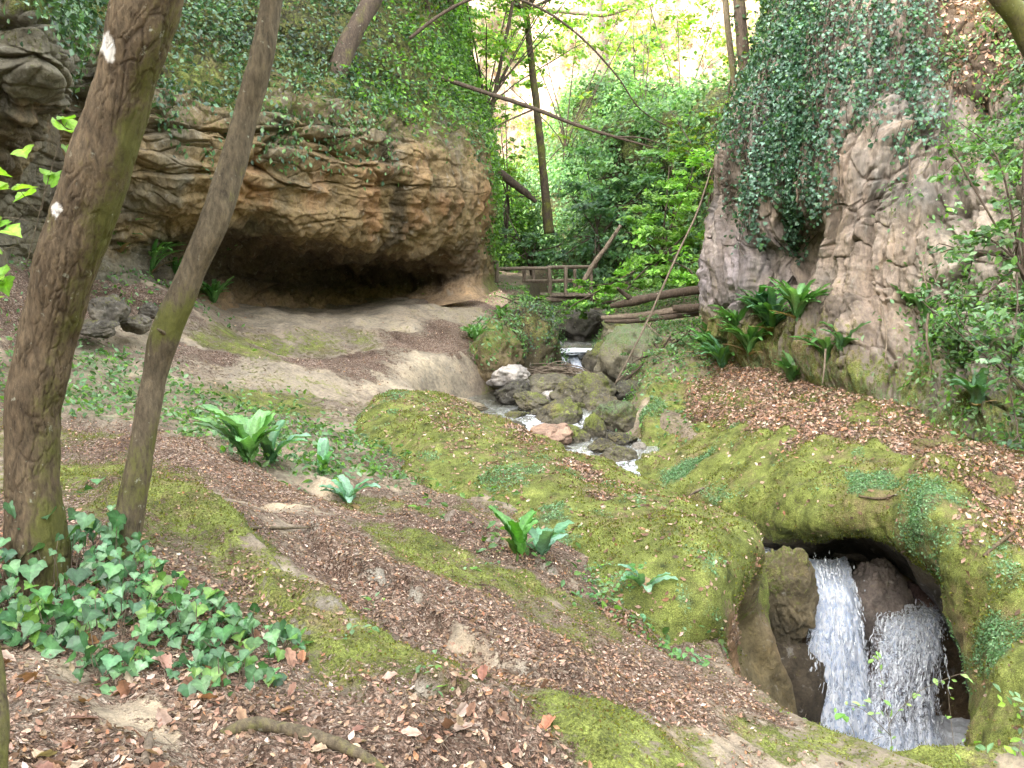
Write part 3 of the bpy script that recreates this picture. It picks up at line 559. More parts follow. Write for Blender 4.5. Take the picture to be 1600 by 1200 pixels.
bk, ee, rvv = cellnoise(V * [1, 1, 1.3], 1.5); right = sstep(7.5, 8.6, TC)
am += ((rvv - .5) * .3 - .14 * sstep(.12, 0, ee)) * right
b3, e3, r3 = cellnoise(V * [1.5, 1.5, .5] + fbm(V, 2, 3)[:, None] * .3, 2.2); am += (r3 - .5) * .07 - .05 * sstep(.1, 0, e3)
am -= .10 * sstep(.3, .5, fbm(V * [1, 1, .5], 2.2, 3, off=300.)); am += fbm(V * [1, 1, .8], 11, 3, off=6., gain=.7) * .03          # solution pits
RP.disp(am * sstep(-.2, .5, TR))
V = RP.V; n1 = fbm(V, .9, 5, off=11.); n2 = fbm(np.stack([fl * 3, fl * 0, V[:, 2] * .3], 1), 1, 4, off=6.)
pink = np.array([.30, .245, .20]); gr = np.array([.17, .165, .15]); lav = np.array([.36, .33, .36]); ol = np.array([.26, .21, .10]); dk = np.array([.09, .075, .06])
base = mix(np.tile(gr, (len(V), 1)), pink, sstep(-.3, .35, n1 + .25)); base = mix(base, pink * 1.15, sstep(.1, .5, n2) * .6)
base = mix(base, lav, sstep(5., 4., TC) * sstep(4.2, 3., TR) * sstep(-.4, .2, n2) * .8)
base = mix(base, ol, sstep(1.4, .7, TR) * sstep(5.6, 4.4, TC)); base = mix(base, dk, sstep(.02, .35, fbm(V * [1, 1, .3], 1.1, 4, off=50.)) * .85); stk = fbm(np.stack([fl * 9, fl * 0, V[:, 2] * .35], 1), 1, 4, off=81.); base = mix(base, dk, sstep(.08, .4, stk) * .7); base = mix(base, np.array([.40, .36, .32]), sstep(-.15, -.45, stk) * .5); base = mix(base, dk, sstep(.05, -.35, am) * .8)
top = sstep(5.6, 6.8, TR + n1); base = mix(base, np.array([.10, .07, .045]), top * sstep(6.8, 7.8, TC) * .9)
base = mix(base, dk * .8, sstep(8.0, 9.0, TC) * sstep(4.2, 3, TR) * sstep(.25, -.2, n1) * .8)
base = mix(base, np.array([.38, .34, .29]), right * sstep(4.6, 3.6, TR) * sstep(-.3, .2, n1) * .8)
msk = np.zeros((len(V), 4)); msk[:, 0] = .12 + .4 * sstep(1.6, .4, TR) + .3 * sstep(6, 8, TR) * sstep(8, 9, TC); msk[:, 1] = -.3 + 1.0 * top * sstep(7, 8, TC) * sstep(.1, -.2, n2); msk[:, 2] = -.1 + .6 * sstep(1.2, .2, TR)
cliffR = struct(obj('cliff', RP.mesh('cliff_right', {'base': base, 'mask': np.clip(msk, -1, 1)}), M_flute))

# ================================================================ MOSSY BANK WITH THE ARCH OVER THE FALL
BK = [
 [(985, 710, 11.6), (1000, 690, 11.8), (1012, 660, 12), (1014, 630, 12.1), (1022, 605, 12.3), (1060, 590, 12.8), (1090, 572, 13.2), (1125, 540, 13.9)],
 [(972, 762, 9.9), (980, 750, 10.0), (988, 740, 10.1), (1003, 722, 10.3), (1040, 690, 10.7), (1080, 650, 11.2), (1110, 605, 12), (1155, 560, 12.6)],
 [(1090, 815, 8.9), (1083, 795, 9), (1078, 782, 9.0), (1085, 763, 9.0), (1110, 720, 9.5), (1140, 670, 10.2), (1160, 615, 11.2), (1190, 570, 12.0)],
 [(1200, 880, 8.9), (1197, 860, 8.9), (1190, 838, 8.5), (1188, 818, 8.15), (1190, 760, 8.4), (1200, 690, 9.2), (1210, 630, 10.4), (1225, 585, 11.5)],
 [(1275, 1000, 9.6), (1275, 890, 9.5), (1268, 850, 8.5), (1262, 828, 7.6), (1260, 770, 7.8), (1262, 695, 8.7), (1265, 635, 9.9), (1285, 595, 10.9)],
 [(1360, 1050, 9.4), (1360, 905, 9.2), (1350, 852, 8.1), (1340, 826, 7.2), (1335, 765, 7.4), (1330, 700, 8.3), (1340, 640, 9.4), (1370, 610, 10.2)],
 [(1450, 1090, 8.9), (1440, 960, 8.6), (1425, 890, 7.6), (1408, 853, 6.8), (1396, 780, 6.9), (1410, 710, 7.9), (1430, 665, 8.8), (1455, 635, 9.6)],
 [(1530, 1150, 8.3), (1515, 1050, 7.9), (1486, 955, 6.9), (1466, 902, 6.4), (1455, 800, 6.3), (1483, 722, 7.1), (1530, 700, 8.2), (1570, 665, 8.9)],
 [(1560, 1240, 7.6), (1555, 1150, 7.2), (1522, 1035, 6.4), (1500, 970, 6.0), (1525, 850, 5.8), (1570, 790, 6.6), (1620, 740, 7.4), (1680, 695, 8.2)],
 [(1580, 1290, 6.7), (1570, 1210, 6.4), (1547, 1120, 6.0), (1530, 1055, 5.6), (1590, 930, 5.35), (1670, 840, 6), (1740, 780, 6.8), (1800, 730, 7.5)],
 [(1580, 1360, 5.9), (1560, 1280, 5.6), (1540, 1195, 5.3), (1532, 1125, 5.0), (1610, 1030, 4.8), (1760, 920, 5.2), (1860, 840, 6), (1950, 790, 6.7)],
 [(1520, 1450, 5.1), (1505, 1380, 4.9), (1495, 1300, 4.6), (1510, 1235, 4.4), (1650, 1180, 4.2), (1850, 1050, 4.4), (2000, 950, 5), (2200, 880, 5.6)],
]
C = np.array([[P(*q) for q in c] for c in BK]).transpose(1, 0, 2)
BP = Patch(C, [30, 40, 44, 60, 80, 70, 50], [40, 50, 50, 50, 50, 50, 50, 50, 50, 50, 40])
if BP.N[210, 250] @ np.array([0, -.5, 1.]) < 0: BP.flip()
V = BP.V; TR, TC = BP.TR, BP.TC
am = fbm(V, .8, 4, off=4.) * .16 + fbm(V * [1, 1, .6], 2.4, 4, off=15.) * .09 + fbm(V, 9, 3) * .016
am += fbm(V @ np.array([[.5, .8, 0], [-.8, .5, 0], [0, 0, 1.]]) * [2.2, .6, 1], 1, 3, ridge=True, off=3.) * .06
BP.disp(am * np.clip(.4 + .3 * TR, .4, 1))
V = BP.V; n1 = fbm(V, 1.1, 5, off=2.); n2 = fbm(V, 2.3, 4, off=25.)
base = mix(np.tile([.20, .17, .11], (len(V), 1)), np.array([.35, .27, .16]), sstep(-.3, .4, n1))
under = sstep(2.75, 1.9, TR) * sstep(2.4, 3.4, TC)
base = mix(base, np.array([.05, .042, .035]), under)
lz = (.75 + .9 * fbm(V, 1.7, 4, off=400.)).clip(0, 1.1) * sstep(4.75, 5.4, TR + n1 * 1.2 + n2 * 1.1 + .45 * sstep(5, 8, TC) * sstep(10.5, 9, TC))
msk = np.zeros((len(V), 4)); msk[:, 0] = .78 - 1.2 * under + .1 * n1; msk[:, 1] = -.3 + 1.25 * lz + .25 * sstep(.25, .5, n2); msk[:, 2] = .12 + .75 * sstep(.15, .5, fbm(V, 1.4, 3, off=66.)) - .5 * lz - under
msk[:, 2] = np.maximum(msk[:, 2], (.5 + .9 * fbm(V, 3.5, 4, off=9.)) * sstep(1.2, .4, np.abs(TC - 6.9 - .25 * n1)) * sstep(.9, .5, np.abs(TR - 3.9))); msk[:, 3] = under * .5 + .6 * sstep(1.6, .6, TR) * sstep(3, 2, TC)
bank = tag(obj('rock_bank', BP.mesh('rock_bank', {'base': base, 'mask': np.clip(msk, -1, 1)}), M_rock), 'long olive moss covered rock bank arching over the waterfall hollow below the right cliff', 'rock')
BPm = msk.copy()

# ================================================================ CENTRAL MOSSY OUTCROP
BC = [
 [(590, 655, 11.2), (605, 645, 11.3), (640, 636, 11.4), (670, 632, 11.5), (700, 634, 11.6), (740, 645, 11.5), (755, 665, 11.4), (760, 690, 11.4)],
 [(515, 720, 9.3), (532, 695, 9.5), (580, 652, 9.8), (640, 632, 10), (710, 637, 10.3), (775, 662, 10.4), (795, 690, 10.5), (800, 725, 10.6)],
 [(490, 790, 7.9), (520, 750, 8.2), (590, 692, 8.6), (680, 662, 8.9), (780, 676, 9.2), (865, 700, 9.3), (888, 730, 9.5), (892, 770, 9.6)],
 [(560, 835, 6.8), (600, 798, 7.1), (670, 750, 7.4), (760, 728, 7.7), (870, 722, 8.0), (962, 736, 8.2), (988, 770, 8.5), (995, 820, 8.7)],
 [(690, 875, 5.9), (725, 838, 6.2), (800, 800, 6.5), (900, 773, 6.8), (990, 762, 7.1), (1062, 774, 7.3), (1093, 820, 7.6), (1100, 890, 7.8)],
 [(815, 935, 5.2), (850, 890, 5.5), (930, 843, 5.8), (1010, 813, 6.1), (1090, 798, 6.4), (1152, 814, 6.6), (1178, 870, 6.9), (1185, 960, 7.0)],
 [(925, 1005, 4.7), (950, 950, 4.95), (1005, 880, 5.3), (1070, 843, 5.6), (1130, 828, 5.9), (1187, 846, 6.2), (1180, 925, 6.3), (1215, 1050, 6.4)],
 [(995, 1060, 4.5), (1010, 1005, 4.7), (1035, 935, 5.0), (1085, 893, 5.2), (1135, 878, 5.45), (1166, 905, 5.7), (1145, 985, 6.15), (1240, 1130, 6.3)],
 [(1060, 1110, 4.5), (1065, 1060, 4.7), (1060, 1000, 4.85), (1085, 960, 4.95), (1118, 938, 5.1), (1136, 965, 5.35), (1140, 1025, 5.85), (1245, 1170, 6.0)],
 [(1110, 1180, 4.6), (1110, 1130, 4.8), (1110, 1080, 5.1), (1120, 1055, 5.2), (1135, 1045, 5.3), (1155, 1050, 5.4), (1180, 1090, 5.55), (1245, 1220, 5.7)],
 [(1125, 1260, 4.45), (1135, 1215, 4.6), (1145, 1180, 4.75), (1155, 1165, 4.85), (1168, 1160, 4.95), (1185, 1170, 5.05), (1210, 1200, 5.2), (1265, 1290, 5.35)],
]
C = np.array([[P(*q) for q in c] for c in BC]).transpose(1, 0, 2)
OP = Patch(C, [30, 60, 70, 70, 60, 60, 60], [50, 60, 70, 70, 70, 70, 60, 60, 40, 24])
if OP.N[160, 250] @ np.array([0, -.3, 1.]) < 0: OP.flip()
V = OP.V; TR, TC = OP.TR, OP.TC
sc_ = np.clip(V[:, 1] / 8, .6, 1.2)
am = fbm(V, .9, 4, off=44.) * .17 + .06 * sstep(1.5, 2.6, TR) * sstep(4.2, 3.2, TR) + fbm(V, 2.6, 4, off=15.) * .06 + fbm(V, 9, 3) * .014
am += fbm((V @ np.array([[.6, .8, 0], [-.8, .6, 0], [0, 0, 1.]])) * [2.6, .7, 1.6], 1, 3, ridge=True, off=8.) * .055
OP.disp(am * sc_ * sstep(-.3, .8, TR))
V = OP.V; n1 = fbm(V, 1.1, 5, off=2.); n2 = fbm(V, 2.3, 4, off=25.)
base = mix(np.tile([.22, .18, .11], (len(V), 1)), np.array([.36, .29, .18]), sstep(-.3, .4, n1))
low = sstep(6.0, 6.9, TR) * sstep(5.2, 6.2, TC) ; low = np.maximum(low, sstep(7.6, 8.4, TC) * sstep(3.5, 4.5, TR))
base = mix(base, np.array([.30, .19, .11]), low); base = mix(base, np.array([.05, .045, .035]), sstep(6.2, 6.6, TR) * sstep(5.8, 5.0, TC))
front = sstep(4.8, 5.6, TR) * sstep(5.5, 6.5, TC)
base = mix(base, np.array([.20, .16, .085]), front)  # shade of the undercut front put into the base colour
msk = np.zeros((len(V), 4)); msk[:, 0] = .84 + .15 * n1 - .75 * low - .42 * front * (1 + fbm(V, 2, 3, off=5.))
crest = np.exp(-((TR - 3.7 + .9 * n1) / .8)**2) * sstep(5.8, 4.6, TC) * sstep(.6, 1.6, TC) * (.5 + 1.4 * fbm(V, 2.6, 4, off=500.)).clip(0, 1); msk[:, 0] -= .30 * crest
msk[:, 1] = -.12 + .55 * crest * (1 + n2) + .55 * sstep(.1, .45, n2) * sstep(2.2, 3., TR) * sstep(5.5, 4.8, TR) + .85 * sstep(1.5, .9, TR) * sstep(3.6, 4.6, TC)
msk[:, 2] = .05 + .62 * sstep(-.05, .35, fbm(V, 1.9, 4, off=166., gain=.65)) * sstep(4.2, 3.2, TR) + .3 * sstep(1.9, 1.0, TR) - .4 * front - low
msk[:, 3] = .45 * low * sstep(6.3, 7, TR)
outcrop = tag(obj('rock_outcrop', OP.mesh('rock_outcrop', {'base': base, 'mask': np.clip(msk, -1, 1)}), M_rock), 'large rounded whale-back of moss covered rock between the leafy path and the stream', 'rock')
OPm = msk.copy()
exec_marker = 1
#@@PART2
from mathutils.bvhtree import BVHTree
from mathutils import Vector
def _sub(G, st):
    g = G[::st, ::st]; return g.reshape(-1, 3), grid_faces(*g.shape[:2])
_V, _Q, _o = [], [], 0
for G_, st in ((Gg, 2), (LP.G, 3), (RP.G, 3), (BP.G, 3), (OP.G, 3)):
    v_, q_ = _sub(G_, st); _V.append(v_); _Q.append(q_ + _o); _o += len(v_)
_V = np.vstack(_V); BVH = BVHTree.FromPolygons(_V.tolist(), np.vstack(_Q).tolist())
def hit(px, py, d=None):
    """where the sight line through (px,py) meets the terrain: the real standing point of a plant or stone"""
    dr = P(px, py, 1.0); r = BVH.ray_cast(Vector((0, 0, 0)) + Vector(dr) * .5, Vector(dr).normalized())
    if r[0] is None: return P(px, py, d or 10)
    return np.array(r[0])
# ================================================================ BOULDERS
def ico(sub):
    bm = bmesh.new(); bmesh.ops.create_icosphere(bm, subdivisions=sub, radius=1.0)
    v = np.array([q.co[:] for q in bm.verts]); f = np.array([[q.index for q in t.verts] for t in bm.faces]); bm.free(); return v, f
ICO = {k: ico(k) for k in (4, 5, 6)}
def boulder(name, px, py, w, h, d, label, cat='rock', group=None, seed=0, col=(.20, .17, .13), moss=.4, teal=0, wetlow=.6, ang=.5, depth=1.0, sub=5, lit=0.0, parent=None, yaw=None, tilt=None):
    """px,py = centre of the visible stone in the photo, w,h = its size there in photo pixels"""
    r = np.random.default_rng(seed + 100); v, f = ICO[sub]; c = P(px, py, d); s = np.linalg.norm(c) / F
    q = v.copy()
    for k in range(int(10 * ang) + 3):          # flat faces
        n = unit(r.normal(size=3)); o = r.uniform(.62, .9); t = q @ n; q = np.where((t > o)[:, None], q - n * ((t - o) * .88)[:, None], q)
    q = q / np.abs(q).max(0)
    _f, _e, _r = cellnoise(q + fbm(q, 2, 3)[:, None] * .3 + seed, 1.7)
    q += v * (fbm(q, 1.2, 5, off=seed * 3.1, gain=.6) * .30 + fbm(q, 5, 4, off=seed * 1.7) * .09 + (_r - .5) * .16 - .07 * sstep(.1, 0, _e))[:, None]
    q = q * [w * s * .52, w * s * .45 * depth, h * s * .60]
    a = r.uniform(-.35, .35) if tilt is None else tilt; R1 = np.array([[math.cos(a), 0, -math.sin(a)], [0, 1, 0], [math.sin(a), 0, math.cos(a)]])
    b_ = r.uniform(-.5, .5) if yaw is None else yaw; R2 = np.array([[math.cos(b_), -math.sin(b_), 0], [math.sin(b_), math.cos(b_), 0], [0, 0, 1]])
    q = q @ R1.T @ R2.T
    q[:, 2] -= h * s * .08
    V = q + c; nn = unit(q / np.array([w, w, h])**2)
    n1 = fbm(V, 2.2, 4, off=seed); base = np.array(col) * (1 + .8 * n1 + .25 * fbm(V, 9, 3))[:, None]
    zt = (q[:, 2] / (h * s * .6)); m = np.zeros((len(V), 4)); m[:, 0] = moss * sstep(-.6, .5, zt) + .2 * n1; m[:, 2] = teal * sstep(-.2, .6, zt) - .05; m[:, 1] = lit * sstep(0, .6, zt) - .3; m[:, 3] = wetlow * sstep(.1, -.7, zt)
    o = obj(name, make_mesh(name, q, f, {'base': np.clip(base, 0, 1), 'mask': m}), M_rock, parent); o.location = c
    if parent is None: tag(o, label, cat, group)
    return o
GS = 'boulders lying in the stream'
GY, BR, DK, PL = (.26, .24, .21), (.15, .135, .10), (.075, .07, .058), (.42, .39, .36)
stones = [
 (797, 588, 62, 34, 13.6, PL, .1, 0, .9, 'pale grey angular stone at the foot of the path edge, topmost left in the stream'),
 (798, 613, 54, 28, 13.0, DK, .2, 0, .5, 'dark wet block just below the pale angular stone at the path edge'),
 (852, 603, 84, 30, 13.8, BR, .3, 0, .3, 'long low brown stone in front of the twig pile'),
 (833, 629, 58, 27, 12.5, BR, .4, 0, .4, 'flat-topped brown stone at the left bank of the stream, beside white water'),
 (862, 618, 28, 14, 13.3, PL, .0, 0, .5, 'small pale stone wedged behind the flat-topped brown stone'),
 (915, 613, 92, 54, 13.0, BR, .45, 0, .6, 'biggest brown angular boulder in the middle of the stream'),
 (938, 630, 52, 40, 12.6, BR, .4, .1, .5, 'squarish brown boulder leaning on the biggest stream boulder'),
 (872, 652, 72, 50, 12.0, BR, .45, .1, .3, 'rounded brown boulder with a mossy top left of the stream centre'),
 (966, 655, 80, 56, 11.9, BR, .5, .65, .4, 'boulder with blue-green moss patches on its top at the right of the stream'),
 (932, 672, 40, 42, 11.5, BR, .55, 0, .8, 'upright angular olive stone between the round and the blue-green boulder'),
 (970, 687, 50, 20, 11.2, DK, .4, 0, .3, 'flat dark stone right below the blue-green boulder'),
 (852, 686, 72, 36, 11.1, (.44, .30, .22), -.2, 0, .2, 'smooth wet orange and lilac stone at the stream edge beside the mossy outcrop'),
 (897, 682, 46, 28, 11.3, BR, .6, 0, .3, 'small mossy stone touching the orange stone on its right'),
 (879, 705, 40, 20, 10.8, DK, .3, 0, .3, 'little dark stone half hidden by the outcrop below the orange stone'),
 (936, 700, 46, 22, 10.8, BR, .5, 0, .5, 'narrow tilted stone between two threads of white water'),
 (969, 715, 58, 30, 10.4, BR, .35, 0, .4, 'smooth brown stone lowest in the stream, against the right bank'),
 (800, 652, 50, 20, 12.2, BR, .5, 0, .2, 'low mossy stone lapped by white water near the outcrop top'),
 (808, 671, 34, 22, 11.6, DK, .2, 0, .3, 'dark stone behind the crest of the mossy outcrop'),
 (838, 645, 20, 10, 12.2, BR, .4, 0, .3, 'tiny stone just left of the rounded mossy-topped boulder'),
 (900, 637, 30, 18, 12.5, BR, .5, 0, .5, 'small greenish stone filling the gap above the rounded boulder'),
 (985, 612, 50, 30, 13.0, DK, .3, .3, .4, 'dark stone at the foot of the weedy right bank'),
 (1000, 700, 26, 14, 10.9, GY, .2, 0, .4, 'small grey stone by the right bank beside the lowest brown stone'),
 (720, 632, 66, 16, 11.9, (.30, .25, .17), .2, 0, .3, 'flat tan slab at the water edge above the outcrop'),
 (940, 560, 46, 50, 15.5, BR, .55, .1, .9, 'sharp wedge-shaped brown rock right beside the upper little waterfall'),
 (985, 556, 100, 84, 14.7, (.24, .22, .16), .45, .75, .2, 'big blue-green mossy hump right of the upper little waterfall'),
 (985, 516, 90, 40, 16.5, (.24, .22, .16), .5, .6, .2, 'greenish hump under the fallen logs'),
 (915, 508, 84, 44, 18.5, DK, .2, 0, .1, 'dark rounded boulder below the footbridge'),
 (862, 592, 36, 18, 14.6, DK, .2, 0, .4, 'dark stone under the twig pile'),
]
for i, (px, py, w, h, d, c, mo, te, an, lab) in enumerate(stones):
    boulder('boulder', px, py, w * 1.08, h * 1.15, d, lab, group=GS, seed=i, col=c, moss=mo, teal=te, ang=an, sub=5, wetlow=.7)
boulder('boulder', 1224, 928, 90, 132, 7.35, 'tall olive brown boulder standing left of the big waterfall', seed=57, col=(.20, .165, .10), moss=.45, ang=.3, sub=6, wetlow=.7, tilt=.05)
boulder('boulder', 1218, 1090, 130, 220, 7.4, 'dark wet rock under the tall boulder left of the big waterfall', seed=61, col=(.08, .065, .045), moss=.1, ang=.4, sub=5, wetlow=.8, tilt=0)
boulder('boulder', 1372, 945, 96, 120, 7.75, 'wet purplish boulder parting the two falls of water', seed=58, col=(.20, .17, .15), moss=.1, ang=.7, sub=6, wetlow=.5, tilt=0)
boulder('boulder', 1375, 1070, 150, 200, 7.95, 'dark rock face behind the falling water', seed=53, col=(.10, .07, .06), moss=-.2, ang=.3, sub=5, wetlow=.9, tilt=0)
boulder('boulder', 1330, 846, 110, 34, 8.6, 'flat dark stone in the shade under the rock arch', seed=54, col=(.13, .11, .09), moss=.0, ang=.4, sub=5, wetlow=.4, tilt=-.1)
boulder('boulder', 1435, 945, 70, 60, 7.9, 'dark stone at the top of the right-hand fall', seed=55, col=(.12, .08, .075), moss=-.2, ang=.4, sub=5, wetlow=.6)
GL = 'stones at the foot of the left cliff'
for i, (px, py, w, h, d, lab) in enumerate([(168, 482, 56, 36, 9.4, 'dark block beside the big tree trunk below the ferns'), (215, 502, 46, 26, 9.8, 'low dark stone right of the dark block below the ferns'), (152, 512, 60, 22, 9.2, 'flat mossy stone below the dark block'), (232, 484, 30, 22, 10.2, 'smallest stone at the foot of the left cliff, below the fern clump')]):
    boulder('stone', px, py, w, h, d, lab, group=GL, seed=70 + i, col=(.15, .135, .11), moss=.35, ang=.8, wetlow=0, lit=.2)
GR = 'stones on the leafy right bank'
for i, (px, py, w, h, d, lab) in enumerate([(1478, 702, 80, 36, 7.95, 'rough brown stone above the moss knob on the right bank'), (1545, 768, 70, 50, 6.9, 'dark ragged stone right of the moss knob'), (1600, 800, 60, 40, 6.7, 'mossy stone at the right frame edge above the arch')]):
    boulder('stone', px, py, w, h, d, lab, group=GR, seed=80 + i, col=(.20, .15, .09), moss=.45, ang=.8, wetlow=0, lit=.4)
# ivy-covered knoll under the path edge
boulder('rock_knoll', 778, 552, 88, 92, 14.2, 'mossy rock shoulder where the path edge drops to the stream', seed=90, col=(.24, .19, .11), moss=.6, teal=.5, ang=.9, sub=5, wetlow=.1, tilt=.0)
knoll = boulder('rock_knoll', 828, 540, 88, 120, 14.9, 'ivy-hung rock knob left of the upper little waterfall', seed=91, col=(.10, .085, .05), moss=.5, teal=.3, ang=.2, sub=5, wetlow=.2, tilt=.0)

# ================================================================ WATER
def water_mat(name, foam_scale=9.0, foam=.5):
    m, nt = newmat(name); b = NB(nt); g = b.n('ShaderNodeNewGeometry').outputs['Position']
    mk = b.n('ShaderNodeAttribute', attribute_name='mask'); fo = b.n('ShaderNodeSeparateColor', inp={0: mk.outputs['Color']}).outputs[0]
    n1 = b.noise(g, foam_scale, 6, .72, 1.2); n2 = b.noise(g, foam_scale * 4, 4, .7, .5)
    f = b.math('ADD', fo, b.math('MULTIPLY', b.math('SUBTRACT', n1, .5), 1.8)); f = b.math('ADD', f, b.math('MULTIPLY', b.math('SUBTRACT', n2, .5), 1.2))
    ff = b.ramp(f, .42, .75)
    bp = b.n('ShaderNodeBump', inp={'Strength': .7, 'Distance': .04, 'Height': b.math('ADD', n1, b.math('MULTIPLY', n2, .35))})
    w = b.n('ShaderNodeBsdfPrincipled', inp={'Base Color': (.10, .10, .08, 1), 'Roughness': .07, 'IOR': 1.33, 'Normal': bp.outputs[0], 'Transmission Weight': .55, 'Specular IOR Level': .9})
    wh = b.n('ShaderNodeBsdfPrincipled', inp={'Base Color': (.74, .79, .86, 1), 'Roughness': .35, 'Normal': bp.outputs[0], 'Subsurface Weight': .0})
    mx = b.n('ShaderNodeMixShader', inp={0: ff, 1: w.outputs[0], 2: wh.outputs[0]})
    b.n('ShaderNodeOutputMaterial', inp={0: mx.outputs[0]}); return m
M_water = water_mat('stream_water', 7, .5)
M_pool = water_mat('pool_water', 5, .5)
# ribbon following the stream
n = len(SW); Ms, t = crmat(n, [30] * (n - 1)); c = Ms @ SW; hw = lin(t, n) @ SH; k = len(c)
tg = np.gradient(c, axis=0); tg[:, 2] = 0; tg = unit(tg); sd = np.stack([-tg[:, 1], tg[:, 0], tg[:, 0] * 0], 1)
u = np.linspace(-1, 1, 70)
Gw = c[:, None] + sd[:, None] * (u[None, :, None] * (hw[:, None, None] * 1.25 + .12))
Gw[..., 2] -= .02 + .0 * np.abs(u)[None]
Vw = Gw.reshape(-1, 3); Vw[:, 2] += fbm(Vw, 3, 4) * .05 + fbm(Vw, 11, 3) * .018
slope = np.abs(np.gradient(c[:, 2])) / (np.linalg.norm(np.gradient(c, axis=0), axis=1) + 1e-6)
foam = np.repeat(np.clip(slope * 5, 0, 1.2)[:, None], len(u), 1).ravel() * .6 - .04 + .35 * fbm(Vw, 1.3, 3, off=9.)
foam += .22 * sstep(12.6, 12.0, Vw[:, 1]) * sstep(9.6, 10.4, Vw[:, 1]) * (1 - np.abs(np.tile(u, k)) * .5)
mw = np.zeros((len(Vw), 4)); mw[:, 0] = foam
struct(obj('stream', make_mesh('stream', Vw, grid_faces(k, len(u)), {'mask': mw}), M_water))
# plunge pool
pn = 200; X, Y = np.meshgrid(np.linspace(.8, 5.4, pn), np.linspace(4.0, 8.2, pn)); Vp = np.stack([X.ravel(), Y.ravel(), X.ravel() * 0 - 4.42], 1)
imp = P(1370, 1150, 7.25); rr = np.hypot((Vp[:, 0] - imp[0]) / 1.1, (Vp[:, 1] - imp[1]) / .7)
Vp[:, 2] += fbm(Vp, 3.5, 4) * .06 + fbm(Vp, 12, 3) * .02 + .10 * np.exp(-rr**2 * 1.5)
mp = np.zeros((len(Vp), 4)); mp[:, 0] = 1.3 * np.exp(-(rr / 1.7)**2) + .3
struct(obj('pool', make_mesh('pool', Vp, grid_faces(pn, pn), {'mask': mp}), M_pool))
# the two falls: curved sheets of strands with gaps, and loose drops
def fall_mat():
    m, nt = newmat('falling_water'); b = NB(nt); g = b.n('ShaderNodeNewGeometry').outputs['Position']
    mk = b.n('ShaderNodeAttribute', attribute_name='mask'); se = b.n('ShaderNodeSeparateColor', inp={0: mk.outputs['Color']})
    v1 = b.n('ShaderNodeMapping', inp={0: g, 3: (1, 1, .16)}).outputs[0]; v2 = b.n('ShaderNodeMapping', inp={0: g, 3: (1, 1, .38)}).outputs[0]
    a = b.noise(v1, 20, 4, .7, .4); c = b.noise(v2, 34, 5, .8, 1.0)
    f = b.math('ADD', b.math('MULTIPLY', a, .8), b.math('MULTIPLY', c, .9)); f = b.math('ADD', f, se.outputs[0])
    al = b.ramp(f, .82, .99)
    bp = b.n('ShaderNodeBump', inp={'Strength': .6, 'Distance': .03, 'Height': c})
    wh = b.n('ShaderNodeBsdfPrincipled', inp={'Base Color': b.mixc(b.ramp(c, .40, .56), (.36, .48, .70), (.93, .96, 1.)), 'Roughness': .3, 'Normal': bp.outputs[0], 'Specular IOR Level': .6})
    tl = b.n('ShaderNodeBsdfTranslucent', inp={0: (.75, .82, .92, 1)}); mm = b.n('ShaderNodeMixShader', inp={0: .3, 1: wh.outputs[0], 2: tl.outputs[0]})
    tr = b.n('ShaderNodeBsdfTransparent')
    mx = b.n('ShaderNodeMixShader', inp={0: al, 1: tr.outputs[0], 2: mm.outputs[0]})
    b.n('ShaderNodeOutputMaterial', inp={0: mx.outputs[0]}); return m
M_fall = fall_mat()
m_, nt_ = newmat('water_drop'); b_ = NB(nt_); bs_ = b_.n('ShaderNodeBsdfPrincipled', inp={'Base Color': (.88, .93, 1., 1), 'Roughness': .15}); tr_ = b_.n('ShaderNodeBsdfTransparent'); mx_ = b_.n('ShaderNodeMixShader', inp={0: .6, 1: tr_.outputs[0], 2: bs_.outputs[0]}); b_.n('ShaderNodeOutputMaterial', inp={0: mx_.outputs[0]}); M_drop = m_
